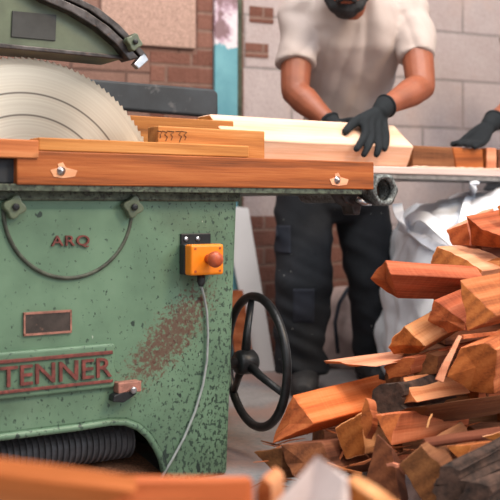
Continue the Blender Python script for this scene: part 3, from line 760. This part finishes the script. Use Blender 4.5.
# thin pale sticks leaning over the heap
def stick(label, pts, w0, w1, mat='bill_pink'):
    m = MB(); q_ = [P(*p) for p in pts]
    m.tube(q_, [w0+(w1-w0)*i/(len(q_)-1) for i in range(len(q_))], 4)
    return tag(m.build('stick', mat, bevel=.001), label, 'stick', 'thin sticks on the heap')
stick('thin pale pink stick leaning on the flat tan billet', [(460, 336, 2.36), (452, 352, 2.345), (445, 366, 2.335), (439, 381, 2.33)], .006, .013)
stick('thin straight stick running right under the large wedge', [(462, 337, 2.375), (480, 335, 2.41), (505, 332, 2.46)], .007, .006, 'bill')
stick('short pale splinter lying in the dark gaps of lower heap', [(387, 465, 2.13), (393, 464, 2.12), (398, 466, 2.11)], .004, .006)
stick('thin dark edged splinter between square tan billet and foreground board', [(327, 463, 2.28), (345, 470, 2.26), (362, 474, 2.25)], .004, .005, 'bill')
stick('fine splinter lying across the dark lower heap', [(432, 414, 2.24), (429, 420, 2.235), (427, 428, 2.23)], .003, .003, 'bill_tan')
# inner billets that carry the heap: seen only through its gaps
INN = 'split billet deep inside the heap mostly hidden by others'
def inner(px, py, d, w, h, L_, yaw, mat):
    c_ = P(px, py, d); X = Vector((math.cos(yaw), math.sin(yaw), .02)); Y = Vector((-math.sin(yaw), math.cos(yaw), 0)); Z = Vector((0, 0, 1))
    e = [c_-Y*w/2-Z*h*.5, c_+Y*w/2-Z*h*.4, c_+Y*w*.35+Z*h*.5, c_-Y*w*.4+Z*h*.45]
    timber('split_billet', e, X*L_, mat, label=INN, group='hidden inner billets', nseg=4, rough=.002)
RR = random.Random(3)
rows = [(495, 2.58, 290), (468, 2.62, 300), (440, 2.66, 318), (410, 2.70, 345), (385, 2.72, 392), (360, 2.76, 410), (330, 2.78, 436), (300, 2.78, 440), (272, 2.82, 458), (250, 2.92, 474)]
for (py, d, xl) in rows:
    x = xl
    while x < 520:
        inner(x, py+RR.uniform(-3, 3), d+RR.uniform(-.02, .03), .12, .085, .21, RR.uniform(.15, .4), RR.choice(['bill', 'bill_dark', 'bill_dark', 'bill_dark']))
        x += 76
m = MB(); RS = random.Random(11)
for i in range(90):
    py = RS.uniform(395, 498); xl = 262+max(0, (450-py))*1.25
    px = RS.uniform(xl, 512); d = 2.56-(py-395)*.0034+RS.uniform(-.02, .06); c_ = P(px, py, d); L_ = RS.uniform(.012, .04)
    a_ = RS.uniform(-.5, .5) if RS.random() < .75 else RS.uniform(-1.5, 1.5); dv = Vector((math.cos(a_), RS.uniform(-.3, .3), math.sin(a_)))*L_
    w_ = RS.uniform(.0012, .0042)
    m.tube([c_-dv, c_+Vector((0, 0, RS.uniform(-.006, .006))), c_+dv], [w_*.5, w_, w_*.2], 4, mi=RS.choice([0, 0, 2, 2, 2]))
tag(m.build('wood_splinters', ['bill', 'bill_pink', 'bill_dark']), 'loose splinters and bark crumbs caught in the gaps of the heap', 'splinters', kind='stuff')
# ------------------------------------------------------------------ blurred timber close to the lens
timber('long_beam', [P(253, 477, 1.22), P(254, 560, 1.20), P(254, 560, 1.3), P(252, 476, 1.3)], P(-60, 478, 1.12)-P(253, 477, 1.22), 'beam', label='orange beam lying across the bottom in front of the saw', cat='beam', rough=.003, bev=.006, nseg=16)
timber('slanting_board', [P(140, 476, 1.16), P(140, 492, 1.15), P(60, 520, 1.12), P(100, 478, 1.18)], P(-40, 452, 1.05)-P(140, 476, 1.16), 'beam', label='orange board lying slantwise on the beam at the bottom', cat='board', rough=.003)
timber('white_board', [P(317, 456, 1.20), P(346, 479, 1.17), P(340, 520, 1.13), P(340, 806, 1.13), P(200, 806, 1.13), P(238, 545, 1.13)], Vector((.015, .035, .0)), 'white_board', label='blurred white board end pointing up before the heap', cat='board', rough=.001, bev=.003, nseg=3)
timber('pink_board', [P(347, 479, 1.215), P(374, 499, 1.19), P(402, 522, 1.17), P(402, 780, 1.17), P(348, 780, 1.17), P(344, 540, 1.17)], Vector((.02, .04, .0)), 'bill_tan', label='pinkish board edge behind the blurred white board', cat='board', rough=.001, nseg=3)
timber('blurred_billet', [P(256, 488, 1.32), P(263, 477, 1.32), P(272, 484, 1.32), P(276, 738, 1.30), P(254, 738, 1.30)], Vector((.02, .06, 0)), 'bill_tan', label='blurred orange billet between the beam and the white board', cat='firewood', rough=.002)

# ------------------------------------------------------------------ bulk sack behind the heap
def sack_post(co, n):
    q_ = Vector((co.x*5, co.y*5, co.z*3.2))
    d_ = noise.fractal(q_, .8, 2.1, 4)*.035+abs(noise.noise(Vector((co.x*3.2+co.z*4, co.y*3, co.z*1.5))))*.05
    return co+n*d_
sk = empty('bulk_sack', P(445, 0, 3.62)*Vector((1, 1, 0)) if False else Vector((P(474, 300, 3.5).x-.115, 3.68, 0)))
tag(sk, 'large white woven bulk sack slumped behind the firewood heap', 'sack')
m = MB()
def srect(cx, cy, z, hx, hy, e=.55, n=28):
    pts = []
    for j in range(n):
        a = 2*PI*j/n; c_, s_ = math.cos(a), math.sin(a)
        pts.append(Vector((cx+hx*math.copysign(abs(c_)**e, c_), cy+hy*math.copysign(abs(s_)**e, s_), z)))
    return pts
zs = [(0, .28, .31, 0), (.04, .31, .34, 0), (.2, .33, .345, 0), (.40, .325, .335, .0), (.55, .31, .32, .01), (.645, .29, .30, .03), (.70, .23, .25, .09), (.735, .15, .16, .13)]
v = []; f = []
for (z, hx, hy, dx) in zs: v += srect(.17+dx, .02, z, hx, hy)
n = 28
for i in range(len(zs)-1):
    for j in range(n): j2 = (j+1) % n; f.append((i*n+j, i*n+j2, (i+1)*n+j2, (i+1)*n+j))
f += [tuple(range(n-1, -1, -1)), tuple(range((len(zs)-1)*n, len(zs)*n))]
sbody = remesh(m.add(v, f), 'sack_body', 'bag', sk, .014, 3, sack_post)
from mathutils.bvhtree import BVHTree
sbv = BVHTree.FromPolygons([v_.co+sk.location for v_ in sbody.data.vertices], [tuple(q_.vertices) for q_ in sbody.data.polygons])
def strapm(pts, w, name, parent, t=.004):
    q_ = [Vector(p) for p in pts]; fine = []
    for i in range(len(q_)-1):
        p0, p1, p2, p3 = q_[max(i-1, 0)], q_[i], q_[i+1], q_[min(i+2, len(q_)-1)]
        for k in range(6):
            s_ = k/6; fine.append(.5*((2*p1)+(p2-p0)*s_+(2*p0-5*p1+4*p2-p3)*s_*s_+(3*p1-p0-3*p2+p3)*s_**3))
    fine.append(q_[-1]); v = []; f = []
    for i, p in enumerate(fine):
        tn = (fine[min(i+1, len(fine)-1)]-fine[max(i-1, 0)]).normalized(); vd = Vector((p.x*.0-.0, -1, .25)).normalized()
        sd = tn.cross(vd).normalized(); nn = sd.cross(tn).normalized()
        v += [p-sd*w+nn*t, p+sd*w+nn*t, p+sd*w-nn*t, p-sd*w-nn*t]
    for i in range(len(fine)-1):
        for k in range(4): k2 = (k+1) % 4; f.append((4*i+k, 4*i+k2, 4*i+4+k2, 4*i+4+k))
    f += [(0, 1, 2, 3), tuple(4*(len(fine)-1)+k for k in (3, 2, 1, 0))]
    o = MB().add(v, f).build(name, 'strap', parent, smooth=False); return o
def SP(px, py, lift=.012, dflt=3.4):
    e = Vector((0, 0, H)); r_ = (P(px, py, 1)-e).normalized(); h_ = sbv.ray_cast(e, r_)
    return (h_[0] if h_[0] else P(px, py, dflt))-r_*lift-sk.location
strapm([SP(397, 204), SP(400, 216), SP(408, 228, .02), SP(424, 240, .03), SP(446, 252, .03), SP(470, 266, .012)], .017, 'lifting_strap', sk)
strapm([SP(403, 232), SP(411, 220, .04), SP(424, 217, .06), SP(440, 229, .06), SP(462, 248, .04), SP(496, 270, .012)], .021, 'lifting_strap', sk)
strapm([SP(462, 238), SP(464, 220, .02), SP(467, 206, .02), SP(471, 195, .012), SP(474, 184, .0, 3.45), SP(475, 180.5, .0, 3.47)], .017, 'lifting_strap', sk)
# small dusty sack behind the legs
ds = empty('dusty_sack', Vector((P(343, 300, 4.32).x, 4.34, 0)))
tag(ds, 'small dusty pink sack on the floor behind the worker\'s legs', 'sack')
m = MB().ball((.02, 0, .13), .20, .12, .155)
m.ball((.0, .0, .26), .13, .08, .09)
remesh(m, 'sack_body', 'sack', ds, .012, 4, lambda co, n: co+n*(noise.fractal(co*9, .8, 2, 3)*.014))
MB().tube([P(336, 350, 4.3)-ds.location+Vector((0, -.1, 0)), P(333, 320, 4.3)-ds.location+Vector((0, -.1, 0)), P(338, 302, 4.3)-ds.location+Vector((0, -.06, 0)), P(348, 288, 4.3)-ds.location], .008, 8).build('tie_cord', 'trim_cloth', ds, smooth=True)
# white panel and brown board leaning on the wall
def leaner(name, label, cat, q4, th, mat, bevel=.002):
    a_, b2, c_, d_ = [Vector(x) for x in q4]; nn = (b2-a_).cross(d_-a_).normalized()
    if nn.y < 0: nn = -nn
    return tag(MB().prism([a_, b2, c_, d_], nn*th).build(name, mat, bevel=bevel), label, cat)
def onf(px, d): return Vector(((px-CX)/F*d, d, .001))
lb = leaner('melamine_board', 'white melamine board leaning on the brick wall behind the saw', 'board', [onf(255.5, 4.20), onf(275.5, 4.22), P(248.5, 208, 4.30), P(222, 205, 4.28)], .018, 'white_melamine')
pt = P(241, 229, 4.288)
leaner('brown_board', 'narrow brown board leaning beside the white melamine board', 'board', [onf(238, 4.15), onf(256, 4.17), P(243, 290, 4.2), P(226, 290, 4.18)], .018, 'bill')

# ------------------------------------------------------------------ people
def hand_chains(wr, palm_dir, side, normal, fingers, thumb, k=1.0):
    """returns limbs (points, radii) for a five-fingered hand; fingers: lists of world points from knuckle to tip"""
    ch = []
    for fpts in fingers: ch.append((fpts, [.0115*k, .0108*k, .0100*k, .0088*k][:len(fpts)]))
    ch.append((thumb, [.0145*k, .0130*k, .0118*k, .0100*k][:len(thumb)]))
    return ch
def build_person(name, label, T, arms, look, head_tilt=0):
    """T: world shift of the whole figure; arms: two dicts of world joints"""
    root = empty(name, Vector((P(335, 388, 3.83).x, 3.84, 0))+T)
    tag(root, label, 'person')
    def Q(px, py, d): return P(px, py, d)+T-root.location
    def Lc(v): return Vector(v)-root.location
    X = Vector((1, 0, 0)); Y = Vector((0, 1, 0)); Z = Vector((0, 0, 1))
    # ---- body (one continuous skin): head, neck, trunk, arms, hands, legs
    m = MB()
    neck = Q(350, 8, 3.60); hc = Q(346, -24, 3.49)
    fw = Vector((-.05, -.86, -.5)).normalized(); rt = fw.cross(Z).normalized(); up = rt.cross(fw).normalized()
    rot = Matrix((rt, -fw, up)).transposed()
    def hp(x, y, z): return hc+rt*x+fw*y+up*z
    m.ball(hp(0, -.012, .035), .077, .097, .092, rot); m.ball(hp(0, .03, -.045), .058, .062, .075, rot); m.ball(hp(0, .052, -.09), .036, .034, .032, rot)
    m.limb([hp(0, .088, .022), hp(0, .104, -.01), hp(0, .114, -.03)], [.011, .013, .017], 10)                # nose
    m.ball(hp(-.016, .098, -.032), .012, .012, .01, rot); m.ball(hp(.016, .098, -.032), .012, .012, .01, rot)
    m.limb([hp(-.045, .076, .036), hp(0, .092, .032), hp(.045, .076, .036)], [.012, .013, .012], 10)         # brow
    for sx in (-1, 1):
        m.ball(hp(sx*.079, -.008, .0), .012, .026, .034, rot); m.ball(hp(sx*.05, .058, -.02), .02, .02, .02, rot)
    m.limb([hp(-.02, .089, -.062), hp(0, .096, -.060), hp(.02, .089, -.062)], [.006, .009, .006], 8)         # lips
    m.limb([hp(0, -.02, -.03), neck, Q(352, 20, 3.68)], [.064, .060, .062])
    m.loft([(Q(336, 170, 3.9), X*.165, Y*.11), (Q(345, 115, 3.85), X*.12, Y*.075), (Q(351, 88, 3.80), X*.12, Y*.08), (Q(353, 55, 3.73), X*.15, Y*.085), (Q(353, 18, 3.69), X*.165, Y*.075), (Q(353, 4, 3.68), X*.10, Y*.06)])
    gl = []; cuffs = []
    for a in arms:
        sh, el, wr = Lc(a['shoulder']), Lc(a['elbow']), Lc(a['wrist'])
        m.limb([sh-Z*.01, sh.lerp(el, .35), sh.lerp(el, .72), el], [.046, .057, .056, .050])
        m.limb([el, el.lerp(wr, .28), el.lerp(wr, .7), wr], [.047, .052, .038, .0305])
        kn = [Lc(f[0]) for f in a['fingers']]; km = sum(kn, Vector())/len(kn)
        g = MB()
        for (mm, grow) in ((m, 0.0), (g, .0022)):
            mm.limb([wr.lerp(el, .04) if grow else wr, wr, wr.lerp(km, .3)], [.030+grow, .031+grow, .03+grow] if not grow else [.0375, .036, .033])
            for f in a['fingers']:
                pts = [Lc(p) for p in f]
                mm.limb([wr.lerp(pts[0], .35)]+pts, [.016+grow, .0145+grow, .0108+grow, .0100+grow, .0086+grow][:len(pts)+1], 10, 5)
            for i in range(len(kn)-1):
                mm.limb([wr.lerp((kn[i]+kn[i+1])/2, .3), wr.lerp((kn[i]+kn[i+1])/2, .95)], [.018+grow, .0125+grow], 10, 4)
            th = [Lc(p) for p in a['thumb']]
            mm.limb([wr.lerp(km, .15)]+th, [.018+grow, .0155+grow, .0125+grow, .0105+grow][:len(th)+1], 10, 5)
        gl.append(g)
        ax = (el-wr).normalized(); e1 = ax.orthogonal().normalized(); e2 = ax.cross(e1); c0 = wr.lerp(el, .05)
        cuffs.append([c0+(e1*math.cos(2*PI*i/24)+e2*math.sin(2*PI*i/24))*.0375 for i in range(24)])
    legs = [[Q(305, 200, 3.88), Q(303, 290, 3.79), Q(302, 372, 3.80)], [Q(362, 200, 3.95), Q(367, 290, 3.93), Q(372, 362, 4.0)]]
    for lg in legs: m.limb(lg, [.085, .06, .045])
    body = remesh(m, 'body', 'skin', root, .0055, 3)
    for g in gl: remesh(g, 'glove', 'glove', body, .0042, 2)
    for c in cuffs: MB().tube(c, .0045, 8, close=True).build('glove_cuff', 'glove', body, smooth=True)
    # ---- eyes
    for sx in (-1, 1):
        e = MB().ball(hp(sx*.032, .074, .012), .0125).build('eye', 'eye', body, smooth=True)
        MB().ball(hp(sx*.031, .0845, .009), .0055, .0055, .0055).build('iris', 'iris', e, smooth=True)
    # ---- beard and hair
    b = MB(); b.ball(hp(0, .042, -.098), .050, .046, .042, rot); b.ball(hp(0, .064, -.092), .036, .034, .036, rot)
    for sx in (-1, 1): b.limb([hp(sx*.070, .012, -.01), hp(sx*.066, .028, -.055), hp(sx*.040, .060, -.088)], [.012, .019, .024])
    b.limb([hp(-.03, .088, -.06), hp(-.016, .103, -.049), hp(.016, .103, -.049), hp(.03, .088, -.06)], [.009, .008, .008, .009])
    remesh(b, 'beard', 'beard', body, .006, 2, lambda co, n: co+n*(noise.noise(co*90)*.003))
    h_ = MB(); h_.ball(hp(0, -.022, .048), .083, .098, .088, rot); h_.ball(hp(0, -.05, .0), .075, .068, .085, rot)
    remesh(h_, 'hair', 'beard', body, .007, 2, lambda co, n: co+n*(noise.noise(co*80)*.003))
    # ---- shirt
    m = MB()
    m.loft([(Q(338, 158, 3.88), X*.185, Y*.125), (Q(343, 128, 3.86), X*.168, Y*.118), (Q(348, 100, 3.81), X*.158, Y*.118), (Q(354, 75, 3.76), X*.165, Y*.122), (Q(357, 52, 3.71), X*.182, Y*.126),
            (Q(356, 28, 3.68), X*.200, Y*.116), (Q(355, 10, 3.665), X*.185, Y*.100), (Q(354, -4, 3.655), X*.135, Y*.085+Z*.008), (Q(353, -8, 3.64), X*.098, Y*.082+Z*.03), (Q(352, -10, 3.635), X*.086, Y*.078+Z*.04)], 32)
    for i, a in enumerate(arms):
        sh, el = Lc(a['shoulder']), Lc(a['elbow']); fl = a.get('flare', .074)
        sx = 1 if sh.x > 0 else -1
        m.limb([Q(353, 20, 3.67).lerp(sh, .55)+Z*.005, sh+Z*.008], [.070, .068])
        m.tube([sh+Z*.035, sh.lerp(el, .06), sh.lerp(el, .2), sh.lerp(el, .38), sh.lerp(el, a.get('hem', .52))], [.045, .066, .073, .073, fl], 22)
    off = T*3; Q0 = P(352, -50, 3.66)
    def fold(co, n):
        # drape: folds running from the shoulders down to the belly, puckers by the armpits
        w_ = co+off
        th = math.atan2(co.x+root.location.x-T.x-Q0.x, Q0.z-co.z); rr_ = math.hypot(co.x+root.location.x-T.x-Q0.x, Q0.z-co.z)
        a = (abs(noise.noise(Vector((th*4.6+rr_*2.0, rr_*1.6, 3.1+co.y*2))))-.25)*.030*min(1, rr_/.2)
        a += noise.noise(Vector((w_.x*7+w_.z*13, w_.y*4, w_.x*3-w_.z*2)))*.010*max(0, min(1, (rr_-.2)/.2))
        a += noise.noise(w_*30)*.0012
        return co+n*a
    shirt = remesh(m, 't_shirt', 'shirt', body, .0085, 5, fold)
    # neckline band
    nb = []
    for i in range(40):
        t = 2*PI*i/40; c = Q(352, -10, 3.635); nb.append(c+X*.085*math.cos(t)+Y*.077*math.sin(t)+Z*(.04*math.sin(t)+.001))
    MB().tube(nb, .006, 8, close=True).build('neckline', 'shirt', shirt, smooth=True)
    # ---- trousers
    m = MB()
    m.loft([(Q(342, 128, 3.88), X*.170, Y*.112), (Q(338, 155, 3.90), X*.19, Y*.128), (Q(334, 185, 3.91), X*.215, Y*.138), (Q(333, 208, 3.91), X*.212, Y*.125), (Q(334, 222, 3.91), X*.14, Y*.09)], 30)
    def legloft(rows):
        m.loft([(Q(x, y, d), X*rx, Y*ry) for x, y, d, rx, ry in rows], 22)
    legloft([(303, 185, 3.89, .105, .12), (303, 215, 3.87, .110, .118), (304, 250, 3.82, .110, .112), (303, 285, 3.78, .110, .108), (302, 310, 3.78, .108, .10), (300, 335, 3.79, .100, .095), (300, 355, 3.80, .096, .095), (302, 372, 3.81, .100, .098)])
    legloft([(361, 185, 3.93, .105, .12), (363, 215, 3.94, .110, .115), (366, 250, 3.93, .100, .108), (369, 285, 3.92, .090, .10), (370, 310, 3.94, .083, .092), (372, 335, 3.97, .076, .088), (373, 352, 4.0, .074, .086), (373, 363, 4.01, .078, .088)])
    def tfold(co, n):
        w_ = co+off
        lo = max(0, min(1, (.75-co.z)/.6))
        a = noise.noise(Vector((w_.x*7, w_.y*7, w_.z*22+w_.x*10)))*(.004+.010*lo)
        a += noise.noise(Vector((w_.x*16-w_.z*7, w_.y*12, w_.z*9)))*.006
        a += noise.noise(w_*40)*.0012
        return co+n*a
    tr_ = remesh(m, 'trousers', 'trousers', body, .009, 4, tfold)
    # knee patch and side pocket lying on the cloth
    from mathutils.bvhtree import BVHTree
    bv = BVHTree.FromPolygons([v.co for v in tr_.data.vertices], [tuple(p.vertices) for p in tr_.data.polygons])
    def patch(nm, px0, py0, px1, py1, d, mat, lift=.003):
        v = []; f = []; nx, ny = 8, 12; ok = True
        eye = -T-root.location+T+Vector((0, 0, H))
        for j in range(ny+1):
            for i in range(nx+1):
                q_ = Q(px0+(px1-px0)*i/nx, py0+(py1-py0)*j/ny, 3.3)
                hit = bv.ray_cast(q_, Vector((q_.x*.0, 1, 0)))
                p = hit[0] if hit[0] else q_+Vector((0, .4, 0))
                v.append(p-Y*lift)
        for j in range(ny):
            for i in range(nx): k = j*(nx+1)+i; f.append((k, k+1, k+nx+2, k+nx+1))
        n0 = len(v); v += [p+Y*.006 for p in v]; f += [tuple(n0+i for i in reversed(q)) for q in f]
        ed = [i for i in range(nx+1)]+[(j)*(nx+1)+nx for j in range(1, ny+1)]+[ny*(nx+1)+i for i in range(nx-1, -1, -1)]+[j*(nx+1) for j in range(ny-1, 0, -1)]
        for i in range(len(ed)): a_, b2 = ed[i], ed[(i+1) % len(ed)]; f.append((a_, n0+a_, n0+b2, b2))
        MB().add(v, f).build(nm, mat, tr_, smooth=True)
    patch('knee_patch', 298, 298, 322, 336, 3.6, 'trim_cloth')
    patch('pocket', 279, 228, 296, 260, 3.6, 'trim_cloth')
    # ---- boots
    for (px, py, d, yaw) in ((306, 383, 3.80, -.12), (370, 372, 4.02, .15)):
        c = Q(px, py, d); c.z = 0; f_ = Vector((math.sin(yaw), -math.cos(yaw), 0)); s_ = Vector((math.cos(yaw), math.sin(yaw), 0))
        bm_ = MB()
        bm_.loft([(c-f_*.10+Z*.02, s_*.040, Z*.02), (c-f_*.09+Z*.05, s_*.046, Z*.048), (c+f_*.0+Z*.055, s_*.05, Z*.055), (c+f_*.09+Z*.047, s_*.055, Z*.045), (c+f_*.15+Z*.04, s_*.05, Z*.036), (c+f_*.185+Z*.032, s_*.028, Z*.02)], 18)
        bm_.loft([(c-f_*.04+Z*.03, s_*.05, f_*.06), (c-f_*.04+Z*.12, s_*.052, f_*.06), (c-f_*.045+Z*.2, s_*.056, f_*.06)], 18)
        bt = remesh(bm_, 'boot', 'boot', body, .007, 3)
        so = [c+s_*(.053*math.copysign(abs(math.cos(t))**.7, math.cos(t)))*(1.05 if math.sin(t) > 0 else .9)+f_*(.04+.155*math.sin(t)) for t in [2*PI*i/28 for i in range(28)]]
        MB().prism([p+Z*.001 for p in so], Z*.022).build('sole', 'sole', bt, bevel=.003)
    return root
def onlog(px, py, b): return MW(*ML(px, py, b))
Lf = onlog
arm_far = dict(shoulder=P(298, 16, 3.68), elbow=P(295, 92, 3.58), wrist=P(331, 124, 3.46), flare=.077, hem=.66,
    fingers=[[Lf(345, 128, .492), Lf(353, 132, .488), Lf(359, 138, .486), Lf(363, 145, .488)], [Lf(342, 131, .492), Lf(350, 138, .490), Lf(355, 145, .488), Lf(358, 151, .490)],
             [Lf(339, 133, .495), Lf(346, 141, .492), Lf(350, 148, .490), Lf(353, 154, .490)], [Lf(336, 134, .498), Lf(341, 142, .495), Lf(344, 148, .492), Lf(346, 153, .492)]],
    thumb=[Lf(345, 123, .50), Lf(352, 121, .46), Lf(358, 121.5, .44)])
arm_near = dict(shoulder=P(413, 14, 3.68), elbow=P(421, 87, 3.52), wrist=P(384, 107, 3.37), flare=.068, hem=.63,
    fingers=[[Lf(365, 120, .335), Lf(365, 133, .305), Lf(361, 142, .272), Lf(356.5, 149, .266)], [Lf(371, 121, .335), Lf(371.5, 137, .298), Lf(368, 147, .270), Lf(364, 154.5, .267)],
             [Lf(377, 122, .338), Lf(379, 138, .300), Lf(378.5, 148, .271), Lf(376.5, 154.5, .268)], [Lf(383, 122, .345), Lf(386, 134, .312), Lf(386, 143, .285), Lf(384.5, 149, .274)]],
    thumb=[Lf(359, 120, .345), Lf(351, 125.5, .325), Lf(345.5, 131.5, .313)])
build_person('person', 'bearded person in pale t-shirt and dark trousers pressing a log with black gloves', Vector((0, 0, 0)), [arm_far, arm_near], 0)
# a second pair of hands at the far end of the bench
T2 = P(590, 0, 3.9)*Vector((1, 1, 0))-P(350, 0, 3.84)*Vector((1, 1, 0))+Vector((0, .50, 0))
def sh2(v): return Vector(v)+T2
hx = [[onlog(477, 130, .43), onlog(467, 137, .40), onlog(460, 142.5, .39), onlog(453, 144, .385)], [onlog(479, 134, .415), onlog(472, 142, .385), onlog(465, 143, .37), onlog(459, 144, .36)],
      [onlog(482, 137, .40), onlog(477, 143, .37), onlog(471, 144, .352), onlog(467, 145, .34)], [onlog(486, 138, .39), onlog(482, 143.5, .358), onlog(478, 145, .345), onlog(475, 147, .338)]]
arm2a = dict(shoulder=sh2(P(301, 16, 3.68)), elbow=onlog(532, 92, .62), wrist=onlog(492, 122, .46), flare=.077, hem=.66, fingers=hx, thumb=[onlog(482, 131, .46), onlog(472, 137, .45), onlog(464, 142, .445)])
dx2 = sh2(P(384, 107, 3.5))
def rel(x, y, z): return dx2+Vector((x, y, z))
arm2b = dict(shoulder=sh2(P(415, 25, 3.68)), elbow=sh2(P(424, 87, 3.60)), wrist=dx2, flare=.068, hem=.63,
    fingers=[[rel(-.07+.02*i, -.05, -.045), rel(-.08+.021*i, -.085, -.06), rel(-.085+.022*i, -.10, -.085), rel(-.088+.022*i, -.10, -.105)] for i in range(4)],
    thumb=[rel(-.085, -.02, -.04), rel(-.105, -.045, -.055), rel(-.12, -.06, -.07)])
build_person('person', 'second person mostly out of view reaching a black glove over the far wood blocks', T2, [arm2a, arm2b], 0)

# ------------------------------------------------------------------ light and camera
w = bpy.data.worlds.new('World'); bpy.context.scene.world = w; w.use_nodes = True
bg = w.node_tree.nodes['Background']; bg.inputs[0].default_value = (.88, .93, 1.0, 1); bg.inputs[1].default_value = .20
def area(name, loc, target, sx, sy, power, col):
    li = bpy.data.lights.new(name, 'AREA'); li.shape = 'RECTANGLE'; li.size = sx; li.size_y = sy; li.energy = power; li.color = col
    o = bpy.data.objects.new(name, li); C.objects.link(o); o.location = loc
    o.rotation_euler = (Vector(target)-Vector(loc)).to_track_quat('-Z', 'Y').to_euler(); return o
area('overhead_light', (.9, 2.1, 3.7), (.8, 3.1, .6), 2.4, 1.2, 125, (1, .97, .93))
area('overhead_light', (-2.0, 1.6, 3.7), (-.5, 3.0, .6), 1.6, 1.4, 40, (1, .94, .86))
area('overhead_light', (.6, -.6, 3.6), (.4, 1.6, .4), 2.0, 1.2, 70, (1, .97, .95))  # added fill from above the camera, brightens surfaces facing front
area('overhead_light', (2.5, 1.3, 3.3), (.2, 2.8, .8), 1.0, .8, 110, (1, .74, .48))  # added warm lamp, unseen, gives the blade its tan fan
area('window_light', (3.6, 1.5, 2.3), (-.2, 2.8, .9), 1.2, 1.2, 60, (.84, .92, 1.0))
area('overhead_light', (-.4, 3.0, 3.7), (-.2, 3.7, .6), 1.4, .8, 38, (1, .95, .92))  # extra unseen lamp added to lift left walls and melamine board
area('low_front_fill', (.3, -1.6, 1.6), (.3, 2.6, .8), 3.0, 2.2, 26, (.95, .97, 1.0))  # low frontal fill behind the camera, added to brighten the sack
area('blade_fill', (3.3, -.2, 1.5), (-.2, 2.6, .9), 1.5, 2.2, 13, (.86, .93, 1.0))  # unseen source added for the blade to reflect
cam = bpy.data.cameras.new('camera'); co = bpy.data.objects.new('camera', cam); C.objects.link(co)
co.location = (0, 0, H); co.rotation_euler = (PI/2, 0, 0); cam.sensor_width = 36; cam.sensor_fit = 'HORIZONTAL'; cam.lens = 36*F/500
cam.shift_y = -(250-CY)/500; cam.clip_start = .05
cam.dof.use_dof = True; cam.dof.focus_distance = 2.62; cam.dof.aperture_fstop = 3.4
sc = bpy.context.scene; sc.camera = co
sc.view_settings.view_transform = 'Standard'; sc.view_settings.look = 'None'; sc.view_settings.gamma = 1; sc.view_settings.use_curve_mapping = False
sc.view_settings.exposure = -0.22
